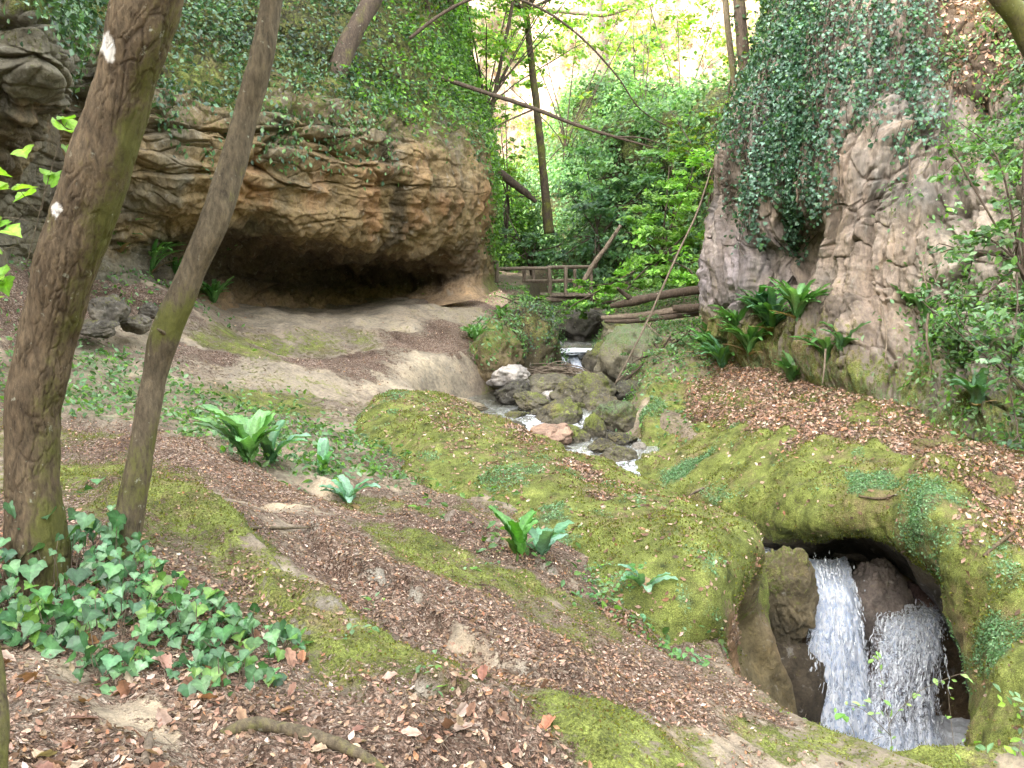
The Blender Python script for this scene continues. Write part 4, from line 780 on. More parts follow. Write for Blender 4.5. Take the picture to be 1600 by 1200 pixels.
# each fall: rows of (left px, right px, py, depth, density)
FALLS = {
 'A': [(1250, 1318, 870, 8.15, .10), (1258, 1325, 885, 7.85, .08), (1266, 1333, 915, 7.55, .10), (1268, 1345, 960, 7.4, .06), (1262, 1352, 1010, 7.3, .02), (1252, 1362, 1070, 7.22, -.02), (1238, 1372, 1130, 7.15, 0), (1230, 1380, 1165, 7.1, .1)],
 'B': [(1385, 1452, 930, 8.0, .0), (1380, 1466, 945, 7.75, .02), (1374, 1472, 965, 7.55, .03), (1366, 1474, 1000, 7.42, .0), (1356, 1474, 1045, 7.32, -.05), (1346, 1472, 1090, 7.24, -.07), (1340, 1474, 1130, 7.17, -.04), (1336, 1478, 1165, 7.1, .06)]}
labs = {'A': 'left fall', 'B': 'right fall'}
for key, rows in FALLS.items():
    sheets = []
    Vs, Qs, As, off = [], [], [], 0
    for layer in range(3):
        L = np.array([P(q[0], q[2], q[3] + .05 * layer) for q in rows]); R_ = np.array([P(q[1], q[2], q[3] + .05 * layer) for q in rows])
        M_, t_ = crmat(len(rows), [24] * (len(rows) - 1)); L = M_ @ L; R_ = M_ @ R_; uu = np.linspace(-.04, 1.04, 90)
        G = L[:, None] * (1 - uu[None, :, None]) + R_[:, None] * uu[None, :, None]
        G[..., 1] -= .10 * np.sin(np.clip(uu, 0, 1) * math.pi)[None]
        V = G.reshape(-1, 3); sh = fbm(V * [1, 1, .22], 9, 3, off=layer * 9.) ; V = V + np.array([0, -1, 0]) * (sh * .07)[:, None] + np.array([1., 0, 0]) * (fbm(V * [1, 1, .3], 7, 3, off=4.) * .03)[:, None]
        den = (lin(t_, len(rows)) @ np.array([q[4] for q in rows]))[:, None] + .0 * uu[None]
        den = den - .22 * np.clip(np.abs(uu - .5) * 2 - .75, 0, 1)[None] * 3 - .04 * layer + (.18 if key == 'A' else .10)
        a = np.zeros((len(V), 4)); a[:, 0] = den.ravel(); Vs.append(V); Qs.append(grid_faces(len(t_), len(uu)) + off); As.append(a); off += len(V)
    struct(obj('waterfall', make_mesh('waterfall', np.vstack(Vs), np.vstack(Qs), {'mask': np.vstack(As)}), M_fall))
    # separate strands of water
    ns = 110 if key == 'A' else 170; Vs, Qs, off = [], [], 0; A = np.array([[q[0], q[1], q[2], q[3]] for q in rows], float); ph = RNG.uniform(0, 99)
    for k in range(ns):
        a = RNG.uniform(0, 4.5) if k % 3 else RNG.uniform(0, .6); e = min(len(rows) - 1.02, a + RNG.uniform(.5, 2.6)); tt = np.linspace(a, e, 34); w_ = lin(tt, len(rows)) @ A
        u0 = np.clip(RNG.normal(.5, .28), -.03, 1.03); u1 = u0 + RNG.normal() * .05; u_ = np.linspace(u0, u1, 34) + .012 * np.sin(tt * 9 + k)
        c = np.array([P(x0 * (1 - uu) + x1 * uu, yy, dd - .05 - .09 * math.sin(min(max(uu, 0), 1) * math.pi)) for x0, x1, yy, dd, uu in zip(w_[:, 0], w_[:, 1], w_[:, 2], w_[:, 3], u_)])
        nz = fbm(np.stack([tt * 7, tt * 0 + k * 3.3, tt * 0 + ph], 1), 1.0, 3); r = RNG.uniform(.003, .011) * np.clip(.25 + 2.8 * nz, .03, 1.7) * np.sin(np.linspace(.15, math.pi - .1, 34))**.5
        c[:, 0] += fbm(c * [1, 1, .6], 9, 3, off=k * .05) * .022; c[:, 1] += fbm(c, 7, 2, off=k * .3) * .04
        an = np.linspace(0, 2 * math.pi, 5, endpoint=False); G = c[:, None] + np.stack([np.cos(an), np.sin(an), an * 0], 1)[None] * r[:, None, None]
        Vs.append(G.reshape(-1, 3)); Qs.append(grid_faces(34, 5, True) + off); off += 34 * 5
    struct(obj('waterfall_strands', make_mesh('waterfall_strands', np.vstack(Vs), np.vstack(Qs)), M_drop))
    # drops
    nd = 160; ti = RNG.uniform(0, len(rows) - 1.01, nd); A = np.array([[q[0], q[1], q[2], q[3]] for q in rows], float)
    w_ = lin(ti, len(rows)) @ A; uu = RNG.normal(.5, .30, nd); px = w_[:, 0] * (1 - uu) + w_[:, 1] * uu; sz = RNG.uniform(.003, .008, nd)
    pos = np.array([P(a, b, c) for a, b, c in zip(px, w_[:, 2] + RNG.normal(0, 6, nd), w_[:, 3] - RNG.uniform(0, .16, nd))])
    v, f = ico(1); V = (v[None] * sz[:, None, None] * np.stack([np.ones(nd), np.ones(nd), RNG.uniform(1.2, 4, nd)], 1)[:, None]) + pos[:, None]
    Q = (f[None] + (np.arange(nd) * len(v))[:, None, None]).reshape(-1, 3)
    struct(obj('waterfall_spray', make_mesh('waterfall_spray', V.reshape(-1, 3), Q), M_drop))
# little upper fall
rows = [(886, 900, 546, 15.95), (888, 903, 556, 15.8), (893, 908, 570, 15.65), (898, 914, 588, 15.5)]
L = np.array([P(q[0], q[2], q[3] - .08) for q in rows]); R_ = np.array([P(q[1], q[2], q[3] - .08) for q in rows]); M_, t_ = crmat(4, [16] * 3); uu = np.linspace(0, 1, 16)
G = (M_ @ L)[:, None] * (1 - uu[None, :, None]) + (M_ @ R_)[:, None] * uu[None, :, None]; V = G.reshape(-1, 3); V[:, 1] -= .05 * np.sin(np.tile(uu, len(t_)) * math.pi); V += fbm(V * [1, 1, .3], 8, 3)[:, None] * .03
a = np.zeros((len(V), 4)); a[:, 0] = .25
struct(obj('waterfall', make_mesh('upper_waterfall', V, grid_faces(len(t_), 16), {'mask': a}), M_fall))

# ================================================================ FOREGROUND TREES
def trunk_mesh(name, pts, rads, mat, parent, seg=120, sub=60, bark=.012, mossf=None, scars=(), freq=1.0, fiss=1.0):
    G, N, c, r = tube_arrays(pts, rads, seg, sub); V = G.reshape(-1, 3)
    ang = np.tile(np.linspace(0, 2 * math.pi, seg, endpoint=False), len(c)); ln = np.repeat(np.cumsum(np.r_[0, np.linalg.norm(np.diff(c, axis=0), axis=1)]), seg); rr = np.repeat(r, seg)
    q = np.stack([np.cos(ang) * rr, np.sin(ang) * rr, ln * .28], 1) / .13 * freq
    wv = fbm(V, 3, 3)[:, None] * .35
    f1, ed, rv = cellnoise(q * [1.5, 1.5, 1.] + wv * 1.5 + fbm(V, 14, 3)[:, None] * .12, 2.6); fis = sstep(.13, .0, ed) * fiss * sstep(-.35, .3, fbm(V, 3, 3, off=88.) + .12)
    d = -bark * .9 * fis + fbm(q, 2.5, 4) * bark * .8 + fbm(V, 3.0, 3, off=5.) * r.mean() * .22 + fbm(q, 9, 3) * bark * .3
    V = V + N.reshape(-1, 3) * d[:, None]
    m = np.zeros((len(V), 4)); m[:, 1] = fis * .5
    if mossf is not None: m[:, 0] = mossf(V, N.reshape(-1, 3))
    for (s, rad_) in scars:
        pj = V / np.linalg.norm(V, axis=1)[:, None]; sj = s / np.linalg.norm(s); dd = np.where((N.reshape(-1, 3) * V).sum(1) < 0, np.linalg.norm((pj - sj) * [1.25, 1, .6], axis=1) * 3.2, 9) + fbm(V, 25, 3) * .02; m[:, 2] = np.maximum(m[:, 2], sstep(rad_, rad_ * .7, dd))
    o = obj(name, make_mesh(name, V, grid_faces(len(c), seg, True), {'mask': m}), mat, parent); return o
def spray(n, pts, spread, cols, T=TO, size=(.05, .09), tilt=.7):
    i = RNG.integers(0, len(pts), n); pos = np.array(pts)[i] + RNG.normal(size=(n, 3)) * spread
    return pos, np.tile([0, 0, 1.], (n, 1)), RNG.uniform(*size, n), lcol(n, cols)
def limb_set(start, dirs, length, r0, n=3):
    out, tips = [], []
    for dv in dirs:
        a = np.array(start, float); pts = [a]; dv = np.array(dv, float)
        for s in range(n): dv = dv + RNG.normal(size=3) * .25; dv[2] += .08; a = a + unit(dv) * length / n; pts.append(a)
        out.append((pts, np.linspace(r0, r0 * .25, n + 1), dict(seg=8, sub=5))); tips += pts[1:]
    return out, tips
def crown(root, top, mat, spread=1.4, n=2500, cols=G_BRIGHT, r0=.04, length=2.2, size=(.06, .11), k=6):
    dirs = [(math.cos(a), math.sin(a), .7) for a in np.linspace(0, 2 * math.pi, k, endpoint=False) + RNG.uniform(0, 1)]
    l, tips = limb_set(top, dirs, length, r0, 4); tubes_mesh('branch', l, mat, root)
    cl = [np.array(t) + RNG.normal(size=3) * .25 for t in tips for _ in range(3)]
    pos, nn, sz, c = spray(n, cl, .28 * spread / 1.4, cols, size=size); leaves('crown', TO, pos, nn, sz, c, M_leaf, root, tilt=.6)
b1 = P(62, 905, 3.3)
t1 = thing('tree', 'thick brown leaning tree trunk at the left with a pale blaze near the top', 'tree', b1, 'two trunks rising from the ivy patch')
pts = [P(62, 960, 3.3), P(60, 900, 3.3), P(52, 790, 3.32), P(52, 660, 3.35), P(70, 540, 3.35), P(108, 410, 3.3), (P(152, 280, 3.25)), P(188, 150, 3.2), P(228, 0, 3.15), P(262, -160, 3.1), P(300, -420, 3.1), P(330, -700, 3.15)]
rad = .81 * np.array([.17, .140, .124, .118, .124, .138, .136, .13, .138, .13, .12, .11])
mz = lambda V, N: .10 + .42 * sstep(.0, .9, N[:, 0]) + .22 * sstep(-.5, -1.1, V[:, 2]) + .45 * fbm(V, 1.7, 4)
trunk_mesh('trunk', pts, rad, M_bark, t1, 160, 60, .0065, mz, [(P(170, 74, 2.97), .027), (P(88, 330, 3.08), .015)])
top1 = pts[-1]; crown(t1, top1, M_bark, n=1600)
b2 = P(190, 900, 3.45)
t2 = thing('tree', 'slender curved tree trunk with a mossy kink, second from the left', 'tree', b2, 'two trunks rising from the ivy patch')
pts2 = [P(180, 950, 3.4), P(188, 880, 3.45), P(205, 790, 3.5), P(226, 670, 3.55), P(243, 580, 3.6), P(262, 512, 3.6), P(300, 425, 3.6), P(335, 345, 3.6), P(362, 262, 3.65), P(385, 175, 3.7), P(408, 90, 3.7), P(424, 0, 3.75), P(440, -120, 3.8), P(470, -400, 3.9)]
rad2 = .74 * np.array([.10, .078, .070, .066, .066, .080, .072, .074, .072, .070, .064, .058, .052, .045])
mz2 = lambda V, N: .75 * fbm(V, 3, 4) + .24 * sstep(-.25, -.75, V[:, 2]) + .55 * sstep(.95, 1.25, V[:, 2]) + .55 * np.exp(-((V[:, 2] + .32) / .12)**2) + .18
trunk_mesh('trunk', pts2, rad2, M_bark2, t2, 110, 50, .005, mz2, [], fiss=.25)
tubes_mesh('broken_twig', [([P(262, 524, 3.57), P(246, 514, 3.5)], [.012, .004], dict(seg=8, sub=4))], M_bark2, t2)
crown(t2, pts2[-1], M_bark2, n=1200, length=1.8)
# sliver of trunk at the lower-left corner
t3 = thing('tree', 'mossy trunk sliver cut by the lower left corner of the picture', 'tree', P(-18, 1180, 1.7))
trunk_mesh('trunk', [P(-22, 1500, 1.7), P(-20, 1250, 1.7), P(-14, 1120, 1.75), P(-30, 1000, 1.8), P(-75, 850, 1.85), P(-150, 600, 1.95), P(-260, 200, 2.1), P(-350, -300, 2.2)], [.05, .04, .036, .034, .033, .03, .028, .02], M_bark2, t3, 40, 16, .003, lambda V, N: .7 + 0 * V[:, 0])

# mid-distance trunks: name, points, radii, material, label
def simple_tree(pts, rads, mat, label, group=None, moss=.3, crown_at=None, cols=G_BRIGHT, n=1500, size=(.08, .14), length=2.5, name='tree', ivy=0, spread=2.2):
    W_ = [P(*q) for q in pts]; root = thing(name, label, 'tree', W_[0], group)
    V, Q, cap = tube(W_, rads, seg=16, sub=14, bark=rads[0] * .22, freq=5)
    obj('trunk', make_mesh('trunk', V, [Q, cap], {'mask': np.tile([moss, 0, 0, 0], (len(V), 1))}), mat, root)
    if crown_at is not None: crown(root, W_[crown_at], mat, spread=spread, n=n, cols=cols, r0=rads[-1] * .8, length=length, size=size, k=6)
    if ivy:
        G, N, c, r = tube_arrays(W_, rads, 12, 10); k = RNG.integers(0, len(c), ivy); dv = unit(RNG.normal(size=(ivy, 3))); pos = c[k] + dv * (r[k] * 1.3 + .04)[:, None]
        leaves('ivy', TD, pos, dv, RNG.uniform(.06, .11, ivy), lcol(ivy, G_IVY), M_gloss, root, tilt=.4)
    return root
simple_tree([(512, 200, 14.2), (522, 130, 14.4), (548, 60, 14.6), (582, 0, 14.8), (640, -110, 15.2), (690, -260, 15.6)], [.20, .17, .15, .145, .13, .10], M_dark, 'dark leaning trunk growing from the ivy on top of the overhanging left cliff', crown_at=5, n=2500)
simple_tree([(858, 365, 24), (850, 280, 24), (842, 200, 24), (832, 110, 24), (822, 20, 24), (815, -90, 24)], [.14, .11, .10, .09, .08, .06], M_dark, 'thin upright grey trunk in front of the sunlit cliff behind the footbridge', crown_at=4, cols=G_BRIGHT, n=900, moss=.5, size=(.09, .16))
simple_tree([(1168, 150, 15.6), (1162, 90, 15.7), (1156, 20, 15.8), (1150, -80, 16), (1140, -220, 16)], [.12, .105, .10, .09, .07], M_dark, 'dark trunk on the shoulder of the right cliff, the thicker of the pair', 'trunks on the right cliff shoulder', crown_at=4, ivy=250)
simple_tree([(1152, 160, 17.2), (1143, 90, 17.2), (1135, 20, 17.2), (1128, -80, 17.3), (1120, -200, 17.4)], [.07, .06, .055, .05, .04], M_bark2, 'slim reddish trunk left of the thick one on the right cliff shoulder', 'trunks on the right cliff shoulder', crown_at=4, n=1200)
simple_tree([(700, 190, 21), (698, 100, 21), (703, 20, 21), (708, -90, 21)], [.12, .10, .09, .07], M_dark, 'dark straight trunk above the far end of the left cliff', crown_at=3, ivy=200, n=2600)
simple_tree([(655, 150, 19), (665, 60, 19), (672, -60, 19)], [.07, .06, .05], M_dark, 'thin dark trunk left of the straight trunk above the left cliff', crown_at=2, n=1500)
simple_tree([(760, 215, 22), (778, 120, 22), (800, 10, 22), (815, -100, 22)], [.05, .045, .04, .03], M_dark, 'very thin leaning sapling left of the sunlit cliff', crown_at=3, n=1000)
simple_tree([(1660, 170, 8.2), (1625, 90, 8.1), (1592, 30, 8.0), (1556, -20, 7.9), (1480, -130, 7.8), (1380, -330, 7.6)], [.12, .11, .10, .095, .085, .06], M_bark2, 'mossy leaning trunk crossing the top right corner', moss=.6, crown_at=5, n=1200)
simple_tree([(952, 260, 36), (945, 160, 36), (935, 60, 36), (928, -60, 36)], [.42, .36, .32, .25], M_pale, 'broad pale sunlit trunk with ivy in front of the bright far cliff', crown_at=3, n=2600, ivy=500, size=(.12, .2), length=4, cols=G_YEL)
#@@PART3
# ================================================================ FAR VALLEY
def far_patch(name, cols, rs, cs, amp, base, msk, mat, freq=.35):
    C = np.array([[P(*q) for q in c] for c in cols]).transpose(1, 0, 2); pt = Patch(C, rs, cs)
    if pt.N[len(pt.N) // 2, pt.N.shape[1] // 2] @ (-pt.G[len(pt.N) // 2, pt.N.shape[1] // 2]) < 0: pt.flip()
    V = pt.V; pt.disp(fbm(V, freq, 5, off=3., gain=.55) * amp + fbm(V * [1, 1, .35], freq * 3, 4, ridge=True) * amp * .25)
    V = pt.V; n1 = fbm(V, .5, 5, off=12.); bs = mix(np.tile(base[0], (len(V), 1)), np.array(base[1]), sstep(-.3, .3, n1))
    return pt, struct(obj(name, pt.mesh(name, {'base': bs, 'mask': np.tile(msk, (len(V), 1))}), mat))
farcols = [[(px, 470, d), (px, 380, d + 1), (px, 280, d + 2.2), (px + 5, 170, d + 3), (px + 8, 60, d + 4), (px + 8, -80, d + 5.5), (px + 8, -300, d + 9)] for px, d in [(300, 40), (560, 40), (700, 41), (790, 42), (860, 41), (940, 40), (1020, 40), (1100, 39), (1200, 37), (1400, 34)]]
FP, farwall = far_patch('far_cliff', farcols, [20, 30, 30, 30, 30, 16], [10, 20, 24, 24, 24, 24, 24, 24, 10], 1.6, [(.34, .26, .20), (.50, .40, .32)], (.0, -.3, -.2, 0), M_cliff)
# right-hand valley side (ivy-clad, in shade)
vcols = [[(930 + k, 480, d), (925 + k, 420, d + .3), (920 + k, 340, d + .8), (930 + k, 290, d + 1.3), (945 + k, 235, d + 2), (965 + k, 195, d + 3.2), (990 + k, 160, d + 5)] for k, d in [(-90, 35), (-50, 31), (0, 28), (50, 25.5), (110, 23.5), (180, 21.5), (260, 20.5)]]
VP, vside = far_patch('hillside', vcols, [16, 20, 20, 20, 20, 16], [16] * 6, 2.2, [(.06, .06, .035), (.10, .085, .05)], (.5, .2, .5, 0), M_cliff)
# left valley side
lcols = [[(a, 480, d), (a, 430, d + .5), (a - 2, 370, d + 1), (a - 6, 340, d + 1.6), (a - 12, 315, d + 2.2), (a - 25, 290, d + 3), (a - 50, 275, d + 4), (a - 80, 268, d + 5)] for a, d in [(640, 27), (740, 27.5), (790, 30), (815, 33), (835, 37)]]
VL, lside = far_patch('hillside', lcols, [12] * 7, [20] * 4, .9, [(.07, .065, .04), (.12, .10, .06)], (.5, .3, .6, 0), M_cliff)

def surf_leaves(name, pt, n, wfun, T, size, cols, mat, lift=.08, tilt=.5, var=.3, kind=None, label=None, cat=None, parent=None, jit=.05, hang=None, w=None):
    wgt = pt.areaw() * wfun; pos, nn, i = sample(pt.V, pt.VN, wgt, n, jit)
    pos = pos + nn * RNG.uniform(0, lift, n)[:, None]; nn2 = unit(nn + np.array([0, 0, .7]))
    tone_ = (.95 + 1.1 * fbm(pos, 1.1 / max(size[1] * 9, .5), 4, off=71.)).clip(.4, 1.7)[:, None]
    o = leaves(name, T, pos, nn2, RNG.uniform(*size, n), np.clip(lcol(n, cols, var, w) * tone_, 0, 1), mat, parent, tilt=tilt, along=np.tile([0, 0, -1.], (n, 1)) if hang else None)
    if label: tag(o, label, cat)
    if kind: o['kind'] = kind
    return o
def clusterw(V, f, lo, hi, off=0.0, oct=4): return sstep(lo, hi, fbm(V, f, oct, off=off))
V = VP.V; surf_leaves('ivy_cover', VP, 42000, .06 + clusterw(V, .7, -.15, .3), TD, (.09, .19), [(.13, .25, .12), (.17, .31, .13), (.10, .20, .10), (.22, .36, .15)], M_leaf, .7, .7, kind='stuff', jit=.1)  # leaf colours lightened and greyed to stand in for distance haze
V = VL.V; surf_leaves('undergrowth', VL, 16000, .15 + clusterw(V, .8, -.2, .3), TD, (.10, .19), G_MID + G_BRIGHT, M_leaf, .7, .7, kind='stuff', jit=.1)
V = FP.V; surf_leaves('ivy_cover', FP, 26000, clusterw(V, .28, .0, .35, 5.) + .05, TD, (.16, .34), G_YEL + G_BRIGHT, M_leaf, .7, .7, kind='stuff', jit=.2)
V = FP.V; surf_leaves('dry_brush', FP, 9000, clusterw(V, .3, -.1, .3, 45.) + .1, TD, (.12, .26), [(.36, .22, .12), (.45, .31, .2), (.25, .15, .09)], M_dead, .4, .8, kind='stuff', jit=.2)

# unseen wooded slopes added right and behind, to block low sky light
ring = [(8.5, 5), (9.5, 0), (9.5, -6), (7.5, -12), (2.5, -15.5), (-3, -16), (-7.5, -15)]
rc = [[np.array([x_ * k, y_ * k if y_ < 0 else y_, z_], float) for k, z_ in ((.92, -2.5), (1, 0), (1.08, 3), (1.25, 6.5), (1.5, 10), (1.8, 13))] for x_, y_ in ring]
CP = Patch(np.array(rc).transpose(1, 0, 2), [8] * 5, [10] * 6)
if CP.N[20, 30] @ (-CP.G[20, 30]) < 0: CP.flip()
CP.disp(fbm(CP.V, .4, 4) * .8); struct(obj('hillside', CP.mesh('hillside', {'base': np.tile([.10, .09, .05], (len(CP.V), 1)), 'mask': np.tile([.5, .2, .3, 0], (len(CP.V), 1))}), M_cliff))  # this hillside is the added sky blocker, out of view
surf_leaves('sky_block_leaves', CP, 9000, 1 + 0 * CP.TR, TD, (.2, .45), G_MID, M_leaf, .8, .7, kind='stuff')
# ---- bushes and trees of leaf clumps
def bush(name, label, cat, base_pt, clumps, nper, cols, size, group=None, T=TD, stem=.03, mat=None, tilt=.5, flat=.55, shoots=True):
    """clumps: (px, py, d, radius) of leafy masses; every mass is many flat sprays of leaves"""
    root = thing(name, label, cat, base_pt, group); P_, N_, S_, C_ = [], [], [], []; st = []
    for (px, py, d, r) in clumps:
        c = P(px, py, d); fork = np.array(base_pt) * .45 + np.mean([P(*q[:3]) for q in clumps], axis=0) * .55; ns = max(6, int(nper * r * r / 90))
        pc = unit(RNG.normal(size=(ns, 3))) * (RNG.uniform(.25, 1, (ns, 1)) ** .5) * r * [1, 1, .85] + c
        k = int(nper * r * r / ns); 
        tone_ = RNG.uniform(.6, 1.35, ns)
        for q, tn in zip(pc, tone_):
            o = unit(q - c + RNG.normal(size=3) * .05); L = r * RNG.uniform(.3, .55); kk = max(4, k)
            s = RNG.uniform(-.5, 1, kk)[:, None] * L; lat = RNG.normal(size=(kk, 3)) * [1, 1, .35] * L * .28
            dd = unit(o * [1, 1, .35] + np.array([0, 0, -.05]))
            P_.append(q + dd * s + lat); N_.append(np.tile(np.array([0, 0, 1.]) + o * .5, (kk, 1))); S_.append(RNG.uniform(*size, kk)); C_.append(lcol(kk, cols, .18) * tn)
        b0 = np.array(base_pt, float); mid = fork + RNG.normal(size=3) * .05 * r
        st.append(([b0, mid, c, c + (c - mid) * .35 + RNG.normal(size=3) * .1], [stem, stem * .75, stem * .5, stem * .2], dict(seg=6, sub=5)))
        for q in pc[:max(2, ns // 12)]: st.append(([c, (c + q) / 2 + RNG.normal(size=3) * .04, q], [stem * .4, stem * .3, stem * .12], dict(seg=5, sub=3)))
    tubes_mesh('stem', st, M_dark, root)
    leaves('crown', T, np.vstack(P_), np.vstack(N_), np.concatenate(S_), np.clip(np.vstack(C_), 0, 1), mat or M_leaf, root, tilt=tilt)
    return root
bush('shrub', 'bright green leafy shrub against the left edge of the right cliff, above the logs', 'shrub', P(1040, 440, 18), [(1040, 330, 18.5, .75), (1075, 290, 19, .7), (1000, 370, 18, .65), (1060, 390, 17.5, .7), (1090, 350, 18, .6), (1020, 420, 17.3, .6), (960, 440, 17.2, .5), (925, 460, 17.4, .45), (985, 445, 17, .45), (1045, 270, 19.5, .5), (1075, 420, 17, .5)], 1500, [(.20, .40, .07), (.26, .47, .09), (.15, .32, .06)], (.07, .14), T=TO)
bush('shrub', 'dark green dense bush behind the bright shrub', 'shrub', P(930, 430, 25), [(895, 310, 26, .5), (915, 250, 27, .5), (1010, 290, 24.5, .7), (935, 330, 25.5, 1.2), (900, 370, 25.5, .9), (960, 270, 26, 1.2), (985, 320, 24.5, 1.), (930, 390, 24, .9), (880, 400, 25, .6)], 520, [(.10, .20, .11), (.14, .27, .13), (.08, .16, .09)], (.10, .19))  # haze painted in: paler, less saturated leaf colours
bush('tree', 'ivy-wrapped round green tree top between the two sunlit cliff patches', 'tree', P(1000, 380, 27), [(985, 190, 27, 1.1), (1005, 110, 28, .7), (965, 230, 27, 1.0), (1020, 220, 26, 1.0), (1000, 260, 26, 1.2), (940, 280, 26, .8), (1050, 260, 24, .9), (1000, 150, 28, .6), (1030, 170, 27, .5), (950, 200, 28, .45), (1075, 225, 24, .5), (990, 75, 28.5, .45), (1015, 60, 29, .4)], 380, [(.14, .27, .11), (.20, .36, .14), (.24, .40, .20)], (.10, .20))
bush('tree', 'yellow-green sunlit foliage beside the top left edge of the right cliff', 'tree', P(1110, 400, 21), [(1120, 190, 21, .5), (1140, 130, 21.5, .4), (1085, 240, 22, .6), (1115, 250, 20, .5), (1150, 90, 22, .35), (1065, 200, 23, .4), (1100, 275, 19.5, .45)], 620, G_YEL + G_BRIGHT, (.08, .15))
bush('tree', 'light green airy tree crown over the far end of the left cliff', 'tree', P(745, 330, 23), [(730, 40, 22, 1.1), (790, 20, 23, .9), (850, 60, 24, .7), (690, 60, 21, 1.1), (750, 110, 23, .7), (650, 20, 20, 1.0), (870, 20, 24, .5), (720, -40, 21, 1.2), (880, 85, 25, .5), (800, 60, 24, .8), (850, 10, 24, .9), (700, 120, 20, .7), (760, 60, 21, .8), (610, 30, 19, .8)], 300, G_BRIGHT + G_YEL[:1], (.08, .15))
bush('tree', 'yellowish small tree left of the sunlit cliff, behind the cliff corner', 'tree', P(790, 380, 27), [(785, 230, 27, .6), (805, 265, 27.5, .5), (780, 300, 26.5, .7), (790, 180, 28, .5), (835, 310, 28, .45), (775, 260, 26, .6)], 420, G_YEL + G_BRIGHT, (.09, .17))
bush('shrub', 'low dark shrub at the far side of the footbridge', 'shrub', P(830, 430, 26), [(800, 370, 26, .7), (835, 390, 25.5, .6), (870, 385, 25, .6), (790, 330, 27, .7), (815, 400, 24, .5)], 520, G_IVY + G_TEAL[:2], (.09, .17))
bush('shrub', 'small bright bush just below the footbridge deck, right of the ravine', 'shrub', P(925, 480, 17.3), [(930, 462, 17.2, .42), (960, 470, 17, .36), (905, 478, 17.5, .28)], 1700, G_BRIGHT + G_MID, (.06, .11))
bush('shrub', 'leafy bush hanging over the ivy-hung knob below the path', 'shrub', P(825, 500, 15.3), [(820, 482, 15.4, .34), (845, 495, 15.2, .34), (800, 470, 16, .3), (848, 475, 16.5, .3), (870, 488, 16.8, .25)], 2300, G_MID + G_BRIGHT[:1], (.045, .085))
bush('shrub', 'weedy undergrowth tangle on the bank below the logs', 'shrub', P(1030, 560, 14.2), [(1010, 520, 14.6, .36), (1045, 530, 14, .36), (1075, 520, 14, .3), (1000, 560, 13.8, .3), (1035, 565, 13.4, .26), (1080, 550, 13.6, .26), (980, 590, 13.6, .2)], 1500, G_TEAL + G_MID, (.04, .08))
bush('tree', 'tall airy yellow-green tree filling the bright gap behind the thin grey trunk', 'tree', P(880, 380, 31), [(900, 60, 31, 1.3), (860, 120, 31, 1.2), (930, 140, 31.5, .9), (820, 50, 31, 1.2), (880, 200, 30.5, .7), (850, 260, 30, .5), (960, 40, 32, 1.2), (1000, 10, 32, 1.2), (800, 140, 30, .8)], 150, G_YEL + G_BRIGHT[:2] + G_MID[:1], (.12, .24))
bush('tree', 'sunlit light green tree top right of centre, against the glowing far slope', 'tree', P(1060, 330, 29), [(1060, 60, 30, 1.2), (1100, 110, 29, .8), (1040, 130, 30, .8), (1120, 20, 29, 1.1), (1075, 190, 28, .6), (1010, -10, 30, 1.1)], 130, G_YEL + G_BRIGHT[:2], (.11, .22))
bush('tree', 'layered mid-green canopy reaching over the ravine above the cliff corner', 'tree', P(730, 330, 25), [(770, 170, 24, .8), (745, 130, 24, .8), (800, 95, 24.5, .8), (710, 150, 22, .6), (770, 250, 25, .5), (840, 20, 25, .8), (620, 70, 18, .7), (660, 110, 19, .7), (690, 15, 20, .9)], 230, G_BRIGHT, (.08, .16), T=TO)
# right edge shrubs with pale leaves
bush('shrub', 'pale blue-green broadleaf shrub leaning in from the right edge', 'shrub', P(1640, 500, 7.4), [(1560, 250, 7.6, .26), (1600, 235, 7.4, .26), (1500, 255, 7.8, .2), (1540, 370, 7.5, .3), (1590, 380, 7.3, .3), (1500, 390, 7.8, .24), (1590, 480, 7.0, .26), (1540, 460, 7.4, .22), (1600, 330, 7.4, .26)], 900, G_TEAL + G_MID, (.05, .10), T=TO, stem=.014)
bush('shrub', 'dark leafy tangle at the right edge below the pale shrub', 'shrub', P(1640, 640, 7.0), [(1580, 560, 7.2, .3), (1540, 540, 7.6, .24), (1600, 610, 7.0, .26), (1590, 680, 6.8, .22), (1500, 500, 8.2, .25), (1440, 470, 8.9, .2)], 1100, G_TEAL + G_IVY, (.04, .08), T=TO, stem=.012)

# ================================================================ IVY ON THE CLIFFS
V = LP.V; TR, TC = LP.TR, LP.TC
ivw = sstep(6.6, 7.6, TR + .9 * fbm(V, .9, 3, off=3.)) * sstep(10.5, 9.2, TR) * (.2 + clusterw(V, 1.0, -.3, .2)) * sstep(4.2, 5, TC)
surf_leaves('ivy_cover', LP, 40000, ivw * sstep(12.5, 10, TC), TD, (.045, .10), G_IVY + [(.10, .18, .11)], M_gloss, .22, .6, kind='stuff')
surf_leaves('ivy_cover', LP, 36000, ivw * sstep(10, 12.5, TC), TD, (.055, .12), G_MID + G_BRIGHT + G_IVY[:1], M_leaf, .28, .6, kind='stuff')
hw_ = sstep(5.0, 6.3, TR + .8 * fbm(V * [1, 1, .4], 1.1, 3, off=8.)) * sstep(8, 7, TR) * clusterw(V * [1, 1, .3], 1.5, 0, .3, 3.) * sstep(4.4, 5, TC)
surf_leaves('hanging_ivy', LP, 5000, hw_, TD, (.05, .10), G_IVY + G_MID, M_gloss, .10, .5, kind='stuff', hang=True)
surf_leaves('shade_hill_leaves', LP, 12000, sstep(9.2, 10.2, TR) + 0 * TR, TD, (.25, .5), G_MID, M_leaf, .8, .7, kind='stuff')
